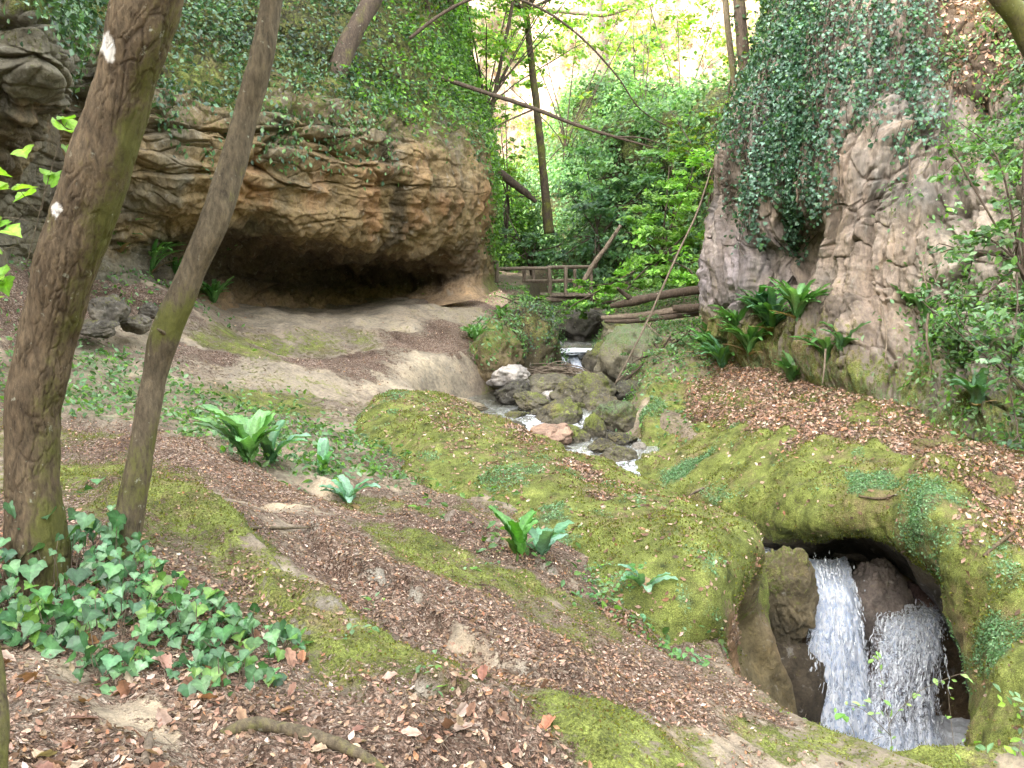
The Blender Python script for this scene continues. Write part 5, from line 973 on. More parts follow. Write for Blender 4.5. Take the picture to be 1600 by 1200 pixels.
cw = sstep(13.2, 14.2, TC) * sstep(15.8, 15, TC) * sstep(1.5, 3.5, TR) * sstep(8.5, 7.5, TR) * (.2 + clusterw(V, 1.2, -.3, .2))
surf_leaves('corner_ivy', LP, 5000, cw, TD, (.06, .12), G_MID + G_BRIGHT, M_leaf, .16, .6, kind='stuff')
# curtains on the right cliff
def curtain(pt, tcs, tr0, tr1, nst, nleaf, label, cols=G_IVY, wid=.25, size=(.03, .062)):
    root = thing('hanging_ivy', label, 'ivy', (0, 0, 0), 'ivy curtains on the right cliff'); st, PP, NN = [], [], []
    for k in range(nst):
        tc = tcs + RNG.normal() * wid; a = tr0 + RNG.uniform(0, .3); e = tr1 + abs(RNG.normal()) * 1.1; rows = np.linspace(a, e, 16); pts = []
        w = 0
        for r in rows:
            w += RNG.normal() * .012; i = np.argmin(abs(pt.tr - r)); j = np.argmin(abs(pt.tc - (tc + w))); pts.append(pt.G[i, j] + pt.N[i, j] * .05)
        st.append((pts, np.linspace(.012, .004, len(pts)), dict(seg=5, sub=3)))
        M_, t_ = crmat(len(pts), [12] * (len(pts) - 1)); cc = M_ @ np.array(pts); m = nleaf // nst; i = RNG.integers(0, len(cc), m)
        j = np.argmin(abs(pt.tc - tc)); nrm = pt.N[len(pt.tr) // 2, j]
        off = RNG.normal(size=(m, 3)) * .045; PP.append(cc[i] + off + nrm * RNG.uniform(.02, .12, m)[:, None]); NN.append(np.tile(nrm + [0, 0, .5], (m, 1)))
    tubes_mesh('vine', st, M_dark, root); PP = np.vstack(PP); NN = np.vstack(NN); n = len(PP)
    root.location = PP.mean(0); bpy.context.view_layer.update()
    leaves('leaves', TI, PP, NN, RNG.uniform(*size, n), lcol(n, cols, .3), M_gloss, root, tilt=.5, along=np.tile([0, 0, -1.], (n, 1)))
    for ch in root.children: ch.matrix_parent_inverse.identity(); ch.location = -root.location
IV2 = [(.035, .08, .05), (.06, .13, .085), (.13, .24, .17), (.025, .06, .035), (.05, .12, .045)]
curtain(RP, 3.25, 9, 5.0, 14, 1900, 'leftmost ivy curtain, wrapping the left edge of the right cliff', IV2, .3)
curtain(RP, 4.15, 9, 3.1, 13, 2300, 'ivy curtain with long thin strands over the lilac stained rock', IV2, .22)
curtain(RP, 5.05, 9, 2.4, 24, 5200, 'longest and thickest dark ivy curtain, hanging down to the dark niche', IV2, .18)
curtain(RP, 5.75, 9, 3.6, 9, 1100, 'sparse ivy strands just right of the thickest curtain', IV2, .22)
curtain(RP, 6.15, 9, 3.4, 6, 800, 'thin long ivy strands over the bare rock in the middle of the right cliff', IV2, .16)
curtain(RP, 7.35, 9, 4.2, 7, 900, 'loose ivy strands furthest right, beside the brown earth slope', IV2, .22)
curtain(RP, 3.75, 9, 2.6, 6, 700, 'few long ivy strands trailing down the lilac rock to the ferns', IV2, .18)
curtain(RP, 6.7, 9, 5.2, 26, 2700, 'wide ivy curtain at the top middle of the right cliff', IV2, .4)
curtain(RP, 4.6, 9, 4.4, 20, 2200, 'short dense ivy hanging from the top between the long curtains', IV2, .25)
V = RP.V; TR, TC = RP.TR, RP.TC
w1 = (sstep(4.8, 6.2, TR + .9 * fbm(V, .8, 3)) * clusterw(V * [1, 1, .35], 1.2, -.1, .3) * (sstep(7.2, 6, TC) + .25) + .4 * sstep(2.6, 3.2, TC) * sstep(3.8, 3.3, TC) * sstep(5, 6, TR)) * sstep(1., 2., TC)
surf_leaves('ivy_cover', RP, 20000, w1 * (V[:, 2] > -9) * sstep(-.05, .3, fbm(V * [1, 1, .5], 1.9, 3, off=5.)), TI, (.028, .062), IV2 + G_MID, M_gloss, .12, .5, kind='stuff', hang=True)
w2 = clusterw(V, .9, .0, .35, 33.) * sstep(7.0, 8.2, TC) * sstep(.3, 1, TR)
surf_leaves('cliff_weeds', RP, 30000, w2 + .8 * sstep(8.2, 9, TC) * clusterw(V, 1.3, -.15, .2, 4.) * sstep(7.5, 6.5, TR) + .9 * sstep(.25, -.2, fbm(V, .7, 3, off=9.)) * sstep(3.5, 2, TR) * sstep(7.2, 8.2, TC), TO, (.035, .08), G_TEAL + G_MID + G_BRIGHT[:1], M_leaf, .2, .6, kind='stuff')
w3 = sstep(1.0, 3.0, TR) * sstep(2.5, 1.8, TC) + 0 * TR
surf_leaves('corner_ivy', RP, 6000, w3 * (.2 + clusterw(V, .9, -.2, .3)), TD, (.08, .15), G_MID + G_YEL[:1], M_leaf, .25, .6, kind='stuff')
# knoll ivy
kc = P(832, 535, 14.9)
n = 380; kc2 = P(778, 535, 14.0); dv = unit(RNG.normal(size=(n, 3)) + [0, -.2, .5]); pos = np.array([.46, .42, .5]) * dv * RNG.uniform(.9, 1.1, (n, 1)) + kc2
o = leaves('shoulder_plants', TO, pos, dv, RNG.uniform(.04, .09, n), lcol(n, G_MID + G_TEAL), M_leaf, tilt=.5); o['kind'] = 'stuff'
n = 3000; dv = unit(RNG.normal(size=(n, 3)) * [1, 1, 1]); rk = (1 + .45 * fbm(dv, 1.6, 4, off=3.))[:, None] * RNG.uniform(.86, 1.12, (n, 1)); pos = np.array([.52, .46, .72]) * dv * rk + kc; kp = (dv[:, 1] < .5) & (fbm(pos, 3.2, 3) > -.22)
o = leaves('knoll_ivy', TD, pos[kp], dv[kp], RNG.uniform(.03, .065, kp.sum()), lcol(kp.sum(), G_IVY + G_MID), M_gloss, tilt=.5); tag(o, 'dark ivy mat covering the rock knob left of the upper little waterfall', 'ivy')

# ================================================================ LEAF LITTER, GROUND COVER
du = np.gradient(Gg, axis=1); dv_ = np.gradient(Gg, axis=0); garea = np.linalg.norm(np.cross(du, dv_), axis=2).ravel()
gx, gy = GV[:, 0], GV[:, 1]
infr = (np.abs(gx) < gy * .72 + .8) & (gy > 1.3) & (gy < 22) & (GN[:, 2] > .5) & (GV[:, 2] > -3.2)
lw = np.clip(.05 + GA[:, 1] - .12 + .8 * fbm(GV, 2.2, 4, off=70.), 0, 1) ** 1.5 * infr * (1 - wet)
def litter(V, N, w, n, size, near=None, name='leaf_litter', lift=.006):
    pos, nn, i = sample(V, N, w, n, .004); pos = pos + nn * lift
    o = leaves(name, TL, pos, nn, RNG.uniform(*size, n) , lcol(n, C_LIT, .3, W_LIT), M_dead, tilt=.38); o['kind'] = 'stuff'
litter(GV, GN, lw * garea * sstep(4.2, 3.0, gy), 14000, (.010, .038))
litter(GV, GN, lw * garea * sstep(9.5, 5, gy) * sstep(2.6, 3.6, gy), 34000, (.008, .024))
litter(GV, GN, lw * garea * sstep(5, 8, gy), 16000, (.018, .038))
w = np.clip(BPm[:, 1], 0, 1) * BP.areaw() * (BP.TR > 2.8) + .02 * BP.areaw() * (BP.TR > 3); litter(BP.V, BP.VN, w, 17000, (.025, .07))
w = (np.clip(OPm[:, 1], 0, 1) + .05) * OP.areaw() * (OP.TR < 5.2); litter(OP.V, OP.VN, w, 6000, (.022, .05))
w = sstep(7.4, 8.2, RP.TR) * sstep(7, 8, RP.TC) * RP.areaw() + sstep(5.8, 6.6, RP.TR) * sstep(7.6, 8.3, RP.TC) * sstep(9.9, 9.2, RP.TC) * RP.areaw(); litter(RP.V, RP.VN, w, 5000, (.06, .11))
# bigger curled dead leaves close to the camera
pos, nn, i = sample(GV, GN, lw * garea * sstep(3.6, 2.3, gy), 420, .003); o = leaves('fallen_leaves', TC_, pos + nn * .012, nn, RNG.uniform(.04, .085, 420), lcol(420, [(.40, .26, .19), (.32, .19, .13), (.50, .37, .29), (.24, .13, .09), (.36, .19, .11)], .2), M_dead, tilt=.4); o['kind'] = 'stuff'
# needles / little sticks
def sticks(V, N, w, n, L, r, mat, name):
    pos, nn, i = sample(V, N, w, n, .003); a = RNG.normal(size=(n, 3)); a = unit(a - nn * (a * nn).sum(1)[:, None]); lst = []
    LL = RNG.uniform(*L, n); b = np.cross(a, nn)
    V0 = []; 
    for s, e in ((-.5, 1), (.5, .6)):
        for q in ((1, 0), (-.5, .87), (-.5, -.87)):
            V0.append(pos + nn * (.006 + r) + a * (s * LL)[:, None] + (b * q[0] + nn * q[1]) * r * e)
    Vv = np.stack(V0, 1).reshape(-1, 3); f = np.array([[0, 1, 4, 3], [1, 2, 5, 4], [2, 0, 3, 5]]); Q = (f[None] + (np.arange(n) * 6)[:, None, None]).reshape(-1, 4)
    o = obj(name, make_mesh(name, Vv, Q, {'mask': np.tile([0, 0, 0, 0], (len(Vv), 1))}), mat); o['kind'] = 'stuff'
sticks(GV, GN, lw * garea * sstep(6, 3, gy), 1600, (.04, .16), .0018, M_pale, 'twig_debris')
# ground cover plants (small green leaves)
cwt = np.clip(GA[:, 2] - .25 + .5 * fbm(GV, 1.6, 4, off=20.), 0, 1) * infr * garea * (1 - wet)
pos, nn, i = sample(GV, GN, cwt * (gy > 4.5), 44000, .01); n = len(pos)
o = leaves('ground_cover', TO, pos + nn * (RNG.uniform(.01, .10, n))[:, None], nn, RNG.uniform(.03, .075, n), lcol(n, G_TEAL + G_MID + G_BRIGHT[:1], .3), M_leaf, tilt=.55); o['kind'] = 'stuff'
for pt, m_, lim, nn_ in ((BP, BPm, 2.8, 9000), (OP, OPm, -1, 9000)):
    w = np.clip(m_[:, 2] - .2 + .5 * fbm(pt.V, 3.5, 4, off=55.), 0, 1) ** 1.5 * pt.areaw() * (pt.TR > lim); pos, nv, i = sample(pt.V, pt.VN, w, nn_, .006)
    o = leaves('liverwort_patch', TD, pos + nv * RNG.uniform(.003, .022, nn_)[:, None], nv, RNG.uniform(.012, .030, nn_), lcol(nn_, G_TEAL, .3), M_leaf, tilt=.5); o['kind'] = 'stuff'
# moss tufts: short upright yellow-green blades on outcrop, bank and near ledges
def tufts(V, N, w, n, size, name='moss_tufts'):
    pos, nv, i = sample(V, N, w, n, .004); nrm = unit(np.cross(nv, RNG.normal(size=(n, 3)))); sz = RNG.uniform(*size, n)
    o = leaves(name, TD, pos + nv * (sz * .3)[:, None], nrm, sz, lcol(n, [(.15, .17, .03), (.21, .22, .035), (.10, .12, .025), (.17, .13, .05)], .3), M_leaf, tilt=.3, along=nv + RNG.normal(size=(n, 3)) * .3); o['kind'] = 'stuff'
tufts(OP.V, OP.VN, np.clip(OPm[:, 0] - .3, 0, 1) * OP.areaw() * clusterw(OP.V, 2.5, -.2, .4, 8.), 26000, (.010, .024))
tufts(BP.V, BP.VN, np.clip(BPm[:, 0] - .3, 0, 1) * BP.areaw() * clusterw(BP.V, 2.5, -.2, .4, 8.) * (BP.TR > 2.3), 26000, (.010, .026))
tufts(GV, GN, np.clip(GA[:, 0] - .35 + .4 * fbm(GV, 3, 3, off=7.), 0, 1) * garea * infr * (gy < 7), 26000, (.006, .016))

# ================================================================ FERNS (hart's tongue): strap fronds
def frond_arrays(base, az, L, width, arch, seg=12, wav=.12, tw=0.0):
    s = np.linspace(0, 1, seg); el = math.radians(arch[0]) + (math.radians(arch[1]) - math.radians(arch[0])) * s ** 1.2
    ds = L / (seg - 1); h = np.r_[0, np.cumsum(np.cos(el[:-1]) * ds)]; zz = np.r_[0, np.cumsum(np.sin(el[:-1]) * ds)]
    d = np.array([math.cos(az), math.sin(az), 0]); side = np.array([-math.sin(az), math.cos(az), 0])
    c = base + d * h[:, None] + np.array([0, 0, 1.]) * zz[:, None]
    up = np.stack([-np.sin(el) * d[0], -np.sin(el) * d[1], np.cos(el)], 1)
    wd = width * np.where(s < .12, .12 + s * 2, 1) * np.sqrt(np.clip(1 - ((s - .45) / .58)**4, .0, 1)) * np.clip(s / .18, .15, 1)
    ph = RNG.uniform(0, 6); rows = []
    for k, u_ in enumerate((-1, -.55, 0, .55, 1)):
        rows.append(c + side * (wd * u_ * .5)[:, None] + up * ((abs(u_) * wd * .22) + (abs(u_) == 1) * wav * wd * np.sin(s * 26 + ph + u_))[:, None])
    G = np.stack(rows, 1); return G.reshape(-1, 3), grid_faces(seg, 5)
def fern(px, py, d, n, L, label, cols=None, group="hart's tongue ferns", spread=(0, 2 * math.pi), width=.045, up=(75, 5), name='fern', ground=None):
    b = hit(px, py, d) - np.array([0, 0, .015]); root = thing(name, label, 'fern', b, group); cols = cols or [(.10, .24, .06), (.14, .30, .09), (.07, .18, .05)]
    n = int(n * (1.5 if b[1] < 9.6 else 2.6)); L = L * (1.15 if b[1] < 9.6 else 1.25); width = width * (1.35 if b[1] < 9.6 else 1.15)
    for k in range(n):
        az = RNG.uniform(*spread); l = L * RNG.uniform(.6, 1.1); a0 = up[0] + RNG.uniform(-14, 12); a1 = up[1] + RNG.uniform(-35, 25)
        V, Q = frond_arrays(np.array([0, 0, 0.]) + RNG.normal(size=3) * [.015, .015, .004], az, l, width * RNG.uniform(.8, 1.25) * l / L, (a0, a1))
        c = lcol(1, cols, .28)[0]
        if RNG.random() < .07: c = np.array([.26, .17, .08]) * RNG.uniform(.7, 1.2); V[:, 2] *= .35
        s = np.repeat(np.linspace(0, 1, 12), 5); cc = c[None] * (.75 + .4 * s)[:, None]; mid = np.tile([0, 0, 1, 0, 0], 12); cc = np.where(mid[:, None] > 0, cc * 1.25, cc)
        o = bpy.data.objects.new('frond', make_mesh('frond', V, Q, {'base': np.clip(cc, 0, 1)})); COL.objects.link(o); o.data.materials.append(M_gloss); o.parent = root
    return root
TE = [(.13, .29, .17), (.18, .36, .24), (.10, .23, .12)]
fern(388, 722, 7.6, 13, .42, 'largest fern clump beside the path, glossy upright fronds left of the outcrop', [(.12, .27, .08), (.16, .33, .12), (.20, .38, .2)], width=.075)
fern(425, 725, 7.8, 6, .36, 'smaller fern pressed against the right of the largest path fern', TE, width=.06)
fern(506, 742, 7.1, 6, .27, 'upright little fern left of the outcrop foot, above the curled one', [(.10, .26, .06), (.18, .38, .22)], up=(82, 40), width=.05)
fern(545, 785, 6.7, 6, .24, 'curled pale fern lowest at the left foot of the outcrop', TE, up=(60, -5), width=.045)
fern(810, 868, 5.55, 7, .30, 'fern with upright fronds in leaf litter on the near side of the outcrop', [(.07, .20, .03), (.10, .26, .06)], up=(80, 15), width=.06)
fern(846, 866, 5.5, 6, .26, 'paler arching fern next to the fern with the dark upright frond', TE, up=(62, 0), width=.055)
fern(1003, 915, 5.05, 6, .21, 'pale bluish fern with broad fronds on the lower outcrop slope', [(.17, .31, .21), (.13, .27, .17)], up=(52, 5), width=.042)
FR = [(1128, 575, 11.7, 18, .55, 'dark glossy fern clump lowest left at the foot of the right cliff'), (1110, 560, 12.3, 14, .5, 'pale fern clump at the very corner of the right cliff'), (1172, 555, 11.4, 16, .50, 'fern clump just right of the lowest dark clump under the right cliff'), (1205, 520, 11.3, 18, .55, 'dense fern clump in the middle of the fern bank under the right cliff'), (1150, 520, 12.0, 14, .5, 'fern clump tucked against the lilac stained rock'), (1245, 500, 11.2, 18, .52, 'highest fern clump, at the right end of the fern bank'), (1185, 490, 11.8, 12, .45, 'pale leafed fern clump behind the middle one of the fern bank'),
      (1290, 565, 10.2, 8, .45, 'loose fern with long drooping fronds right of the fern bank'), (1235, 595, 10.4, 9, .34, 'small yellowish fern in the leaf litter below the fern bank'), (1315, 548, 10.2, 5, .35, 'thin fern between the drooping fern and the rock foot'), (1445, 500, 9.1, 9, .42, 'fern growing from the cliff face with pale straps, mid right'), (1420, 480, 9.3, 5, .3, 'small fern above left of the pale strap fern on the cliff'), (1525, 635, 8.0, 12, .42, 'dark shiny fern clump near the right edge above the leafy bank')]
for i, (px, py, d, n, L, lab) in enumerate(FR): fern(px, py, d, n, L, lab, [(.07, .18, .05), (.11, .26, .07), (.15, .32, .12)] if i % 3 else TE[2:] + [(.08, .2, .05)], width=.07)
for i, (px, py, d, n, L, lab) in enumerate([(190, 395, 10.6, 18, .58, 'bright green fern clump on the slope beside the big trunk'), (235, 428, 10.8, 18, .58, 'fern clump between the two trunks on the rocky slope'), (275, 430, 11.2, 8, .34, 'fern at the left mouth of the dark overhang'), (335, 475, 11.6, 12, .42, 'fern right of the slender trunk by the overhang floor'), (350, 400, 12.4, 5, .25, 'tiny fern hanging at the shadowed rock right of the slender trunk'),
        (745, 535, 13.4, 9, .34, 'fern on the path edge shoulder above the stream'), (782, 498, 14.9, 8, .3, 'upright fern further up the path edge'), (735, 528, 13.9, 6, .24, 'dark small fern left of the path edge fern')]): fern(px, py, d, n, L, lab, [(.09, .24, .06), (.14, .32, .09)], width=.06)

# ================================================================ IVY AT THE TREE FOOT
def ivy_plant(label, centers, n, size, cols, seed, wts=None, height=.12):
    c0 = centers[0]; root = thing('ivy', label, 'ivy', c0[:3], 'ivy clumps around the two trunks'); PP, st = [], []
    for (q, r, m) in [(c[:3], c[3], c[4]) for c in centers]:
        k = int(n * m); a = RNG.uniform(0, 6.28, k); rr = r * np.sqrt(RNG.uniform(0, 1, k)); x_ = q[0] + np.cos(a) * rr; y_ = q[1] + np.sin(a) * rr * .7
        zg = ground_z(x_, y_); h = RNG.uniform(.02, 1, k) ** .8 * height * (1.3 - rr / r); p = np.stack([x_, y_, zg + h], 1); PP.append(p)
        for j in range(0, k, 2): g = np.array([x_[j] * .8 + q[0] * .2, y_[j] * .8 + q[1] * .2, zg[j] - .01]); st.append(([g, (g + p[j]) / 2 + RNG.normal(size=3) * .012, p[j]], [.0022, .0018, .0012], dict(seg=4, sub=3)))
    PP = np.vstack(PP); n = len(PP); tubes_mesh('stem', st, M_pale, root)
    nn = np.tile([0, -.45, 1.], (n, 1)); leaves('leaves', TI, PP, nn, size[0] + (size[1] - size[0]) * RNG.uniform(0, 1, n)**1.3, lcol(n, cols, .22), M_gloss, root, tilt=.62, along=np.tile([.15, -.8, -.5], (n, 1)))
IVC = [(.07, .18, .06), (.11, .24, .10), (.15, .29, .15), (.045, .12, .05), (.14, .27, .06), (.06, .15, .07), (.09, .20, .09)]
def gp_(px, py, d): p = P(px, py, d); q = hit(px, py); p = q if np.linalg.norm(q - p) < 1.5 else p; return (p[0], p[1], float(ground_z([p[0]], [p[1]])[0]))
ivy_plant('ivy clump hugging the foot of the thick trunk, highest leaves on the bark', [gp_(70, 925, 3.0) + (.28, .5), gp_(150, 890, 3.15) + (.22, .5)], 150, (.03, .075), IVC, 1, height=.34)
ivy_plant('ivy clump at the left frame edge in front of the thick trunk', [gp_(20, 980, 2.75) + (.24, .6), gp_(90, 1000, 2.7) + (.2, .4)], 120, (.03, .075), IVC, 2, height=.16)
ivy_plant('ivy clump in front of the slender trunk', [gp_(220, 940, 3.0) + (.26, .6), gp_(180, 1010, 2.75) + (.22, .4)], 150, (.028, .075), IVC, 3, height=.18)
ivy_plant('ivy clump spreading over the mossy ledge, furthest right of the ivy', [gp_(390, 1010, 2.95) + (.22, .5), gp_(310, 985, 3.0) + (.2, .5)], 140, (.025, .068), IVC, 4, height=.13)
ivy_plant('lowest ivy clump, leaves trailing onto dead leaves', [gp_(350, 1070, 2.7) + (.18, .6), gp_(170, 1060, 2.65) + (.14, .4)], 90, (.025, .065), IVC, 5, height=.12)
# ---- leafy sprigs
def sprig(name, label, stems, nl, size, cols, cat='plant', group=None, T=TO, r=.002, mat=None):
    S0 = [[P(*q) for q in s] for s in stems]; main_ = np.array(S0[0]); S0 = [S0[0]] + [[main_[np.argmin(np.linalg.norm(main_ - q[0], axis=1))]] + q if np.linalg.norm(main_ - q[0], axis=1).min() > 1e-6 else q for q in S0[1:]]; root = thing(name, label, cat, S0[0][0], group); st, PP = [], []
    for s in S0:
        st.append((s, np.linspace(r, r * .5, len(s)), dict(seg=5, sub=6))); M_, t_ = crmat(len(s), [20] * (len(s) - 1)); c = M_ @ np.array(s); i = (len(c) * RNG.uniform(.25, 1, nl)).astype(int).clip(0, len(c) - 1); PP.append(c[i] + RNG.normal(size=(nl, 3)) * size[1] * .45)
    PP = np.vstack(PP); n = len(PP); tubes_mesh('stem', st, M_pale, root); leaves('leaves', T, PP, np.tile([0, -.4, 1.], (n, 1)), RNG.uniform(*size, n), lcol(n, cols, .2), mat or M_leaf, root, tilt=.45)
YG = [(.24, .42, .05), (.30, .48, .07), (.18, .36, .05)]
sprig('leafy_twig', 'bright yellow-green twig sprouting behind the left edge of the thick trunk, upper one', [[(40, 420, 3.6), (70, 300, 3.6), (95, 215, 3.6), (105, 190, 3.6)], [(60, 330, 3.6), (20, 285, 3.55), (5, 282, 3.5)]], 7, (.05, .10), YG, 'twig', T=TI)
sprig('leafy_twig', 'bright yellow-green twig at the left edge, lower one by the thick trunk', [[(-40, 480, 3.5), (0, 400, 3.5), (30, 380, 3.5)], [(-40, 350, 3.5), (10, 340, 3.5), (45, 345, 3.5)], [(-30, 420, 3.5), (5, 440, 3.45)]], 5, (.05, .10), YG, 'twig', T=TI)
sprig('sapling', 'pale green weedy sapling in front of the pool at the lower right', [[(1395, 1230, 3.9), (1392, 1150, 3.9), (1380, 1080, 3.9), (1370, 1000, 3.9)], [(1390, 1130, 3.9), (1430, 1085, 3.9), (1480, 1060, 3.9), (1510, 1050, 3.9)], [(1392, 1150, 3.9), (1350, 1110, 3.9), (1320, 1100, 3.9)], [(1500, 1230, 3.9), (1490, 1160, 3.9), (1480, 1070, 3.95)]], 10, (.02, .045), [(.22, .40, .10), (.30, .46, .16)], 'plant')
sprig('weed', 'broad-leaved weed in the middle of the near rock edge before the pool', [[(1330, 1190, 3.8), (1335, 1150, 3.8), (1325, 1125, 3.8)], [(1330, 1190, 3.8), (1300, 1165, 3.8), (1285, 1155, 3.8)], [(1330, 1190, 3.8), (1360, 1160, 3.8), (1380, 1150, 3.8)]], 2, (.06, .09), [(.20, .42, .08)], 'plant')
sprig('weed', 'small weed with round leaves left of the pool on the near rock edge', [[(1245, 1150, 4.0), (1230, 1120, 4.0), (1215, 1110, 4.0)], [(1245, 1150, 4.0), (1260, 1115, 4.0)]], 5, (.02, .04), [(.22, .44, .10)], 'plant')
sprig('weed', 'creeping bramble trailing down the outcrop slope towards the pool', [[(960, 940, 4.85), (1000, 970, 4.75), (1040, 1010, 4.6), (1080, 1050, 4.45)], [(1000, 970, 4.75), (1020, 1020, 4.6), (1060, 1030, 4.5)], [(950, 940, 4.9), (970, 900, 5.0), (1010, 880, 5.1)], [(930, 920, 4.9), (900, 940, 4.9), (880, 930, 5)], [(1040, 1010, 4.6), (1090, 1030, 4.5), (1100, 1045, 4.45)]], 34, (.022, .05), [(.10, .24, .06), (.16, .33, .12), (.12, .27, .14)], 'plant', r=.0025)
sprig('weed', 'patch of tiny bright seedlings on the near slope of the outcrop', [[(880, 920, 5.1), (920, 890, 5.3), (960, 880, 5.3)], [(900, 900, 5.2), (950, 905, 5.1), (990, 920, 5.0)]], 60, (.014, .03), G_TEAL + YG[2:], 'plant')
sprig('weed', 'leafy weeds at the lower right corner', [[(1580, 1230, 3.9), (1590, 1180, 3.9), (1600, 1150, 3.9)], [(1560, 1220, 3.9), (1540, 1170, 3.9)], [(1600, 1120, 4.3), (1570, 1080, 4.5)]], 14, (.03, .06), YG + G_TEAL, 'plant')
for i, (px, py, d, lab) in enumerate([(580, 945, 4.1, 'tiny seedling group on the brown litter below the near ledge'), (665, 1050, 3.4, 'seedlings in the middle of the foreground litter'), (690, 1075, 3.3, 'second seedling cluster just below the middle one'), (560, 995, 3.55, 'lone green seedling on the left of the litter trough'), (745, 590 + 300, 5.2, 'seedling at the litter edge above the trough')]):
    p = gp_(px, py, d); 
    root = thing('seedling', lab, 'seedling', p, 'seedlings in the leaf litter'); n = 9; pos = np.array(p) + RNG.normal(size=(n, 3)) * [.035, .035, .008] + [0, 0, .02]; leaves('leaves', TO, pos, np.tile([0, 0, 1.], (n, 1)), RNG.uniform(.02, .04, n), lcol(n, G_BRIGHT + G_TEAL), M_leaf, root, tilt=.3)

# ================================================================ DEAD WOOD
def wood(name, label, cat, pts, rads, mat=M_dark, extra=(), group=None, moss=.15, seg=14):
    W_ = [P(*q) for q in pts]; lst = [(W_, rads, dict(seg=seg, sub=10, bark=max(rads) * .25, freq=9))] + [([P(*q) for q in e[0]], e[1], dict(seg=8, sub=6)) for e in extra]
    if not extra:
        o = tubes_mesh(name, lst, mat, None, (moss, 0, 0, 0)); return tag(o, label, cat, group)
    root = thing(name, label, cat, W_[0], group); tubes_mesh('stem', lst[:1], mat, root, (moss, 0, 0, 0))
    for e in lst[1:]: tubes_mesh('side_twig', [e], mat, root, (moss, 0, 0, 0))
    return root
wood('fallen_branch', 'long bare branch slanting across the bright gap above the bridge', 'branch', [(690, 122, 17.5), (760, 145, 17.3), (830, 168, 17), (900, 195, 16.8), (965, 215, 16.6), (1030, 233, 16.5)], [.045, .042, .038, .032, .025, .010], extra=[([(960, 214, 16.6), (1000, 215, 16.5), (1035, 225, 16.4)], [.018, .012, .005]), ([(835, 170, 17), (790, 190, 16.9), (762, 205, 16.8)], [.02, .014, .008]), ([(905, 197, 16.8), (930, 208, 16.7)], [.012, .004])])
wood('arching_branch', 'thin arching bare branch curving over the bright gap near the top', 'branch', [(640, 60, 15), (690, 22, 15), (745, -4, 15), (800, -4, 15.2), (860, 22, 15.4), (915, 65, 15.6), (965, 120, 15.8), (1000, 170, 16), (1055, 205, 16.2)], [.03, .028, .025, .022, .02, .018, .015, .012, .005])
wood('leaning_pole', 'long thin dead pole leaning from the bank up against the right cliff edge', 'branch', [(1112, 262, 13.6), (1090, 330, 13.5), (1062, 390, 13.4), (1035, 450, 13.3), (1010, 505, 13.2), (985, 555, 13.1), (958, 605, 13.0)], [.010, .014, .016, .017, .016, .014, .010], M_pale, extra=[([(1010, 505, 13.2), (1030, 525, 13.1)], [.012, .006]), ([(962, 598, 13), (980, 580, 13), (985, 570, 12.9)], [.012, .008, .004])])
wood('dead_log', 'grey dead trunk leaning against the right end of the footbridge', 'log', [(970, 352, 20), (948, 385, 20), (928, 412, 20), (905, 452, 20)], [.04, .05, .055, .06], M_pale, extra=[([(948, 385, 20), (958, 372, 19.9), (962, 362, 19.8)], [.03, .02, .01])])
GLG = 'logs jammed across the ravine right of the bridge'
wood('log', 'thick topmost log jammed across the ravine, its left end forked', 'log', [(1100, 452, 15), (1060, 457, 15), (1020, 464, 15), (985, 472, 15.2), (955, 478, 15.4)], [.075, .075, .07, .08, .04], M_dark, extra=[([(990, 470, 15.2), (970, 455, 15.1), (965, 450, 15)], [.05, .035, .02])], group=GLG)
wood('log', 'middle straight log of the jam, directly under the forked one', 'log', [(1092, 480, 15), (1050, 486, 15), (1000, 493, 15.2), (940, 497, 15.4)], [.055, .06, .055, .04], M_pale, group=GLG)
wood('log', 'lowest thin log of the jam', 'log', [(1092, 490, 14.8), (1040, 496, 14.9), (985, 502, 15), (945, 502, 15.2)], [.04, .045, .04, .03], M_dark, group=GLG)
wood('log', 'short thick broken log at the right end of the jam against the cliff', 'log', [(1100, 478, 14.7), (1075, 482, 14.7), (1052, 481, 14.7)], [.06, .07, .05], M_dark, group=GLG)
wood('fallen_log', 'dark leaning broken trunk behind the cliff corner', 'log', [(778, 268, 24), (800, 285, 24), (820, 300, 24), (838, 316, 24)], [.12, .11, .09, .05], M_dark)
wood('dead_branch', 'pinkish bare branch near the top of the bright far cliff', 'branch', [(862, 15, 34), (905, 20, 34), (945, 22, 34), (985, 12, 34)], [.08, .09, .1, .06], M_pale, extra=[([(945, 22, 34), (965, 50, 34), (980, 80, 34)], [.06, .04, .02])])
p0 = P(875, 582, 14.3); root = thing('brush_pile', 'pile of grey twigs heaped on the stones above the boulders', 'brush pile', p0); lst = []
for k in range(70):
    a = RNG.uniform(-.55, .55); c = p0 + RNG.normal(size=3) * [.16, .10, .04]; L = RNG.uniform(.2, .5); dv = np.array([math.cos(a), RNG.normal() * .4, math.sin(a) * .5]); lst.append(([c - dv * L, c + [0, 0, .06 * RNG.uniform()], c + dv * L + [0, 0, -.05]], [.007, .009, .004], dict(seg=5, sub=4)))
tubes_mesh('twigs', lst, M_pale, root)
def g_(px, py, d, h=.02): return hit(px, py) + np.array([0, 0, h])
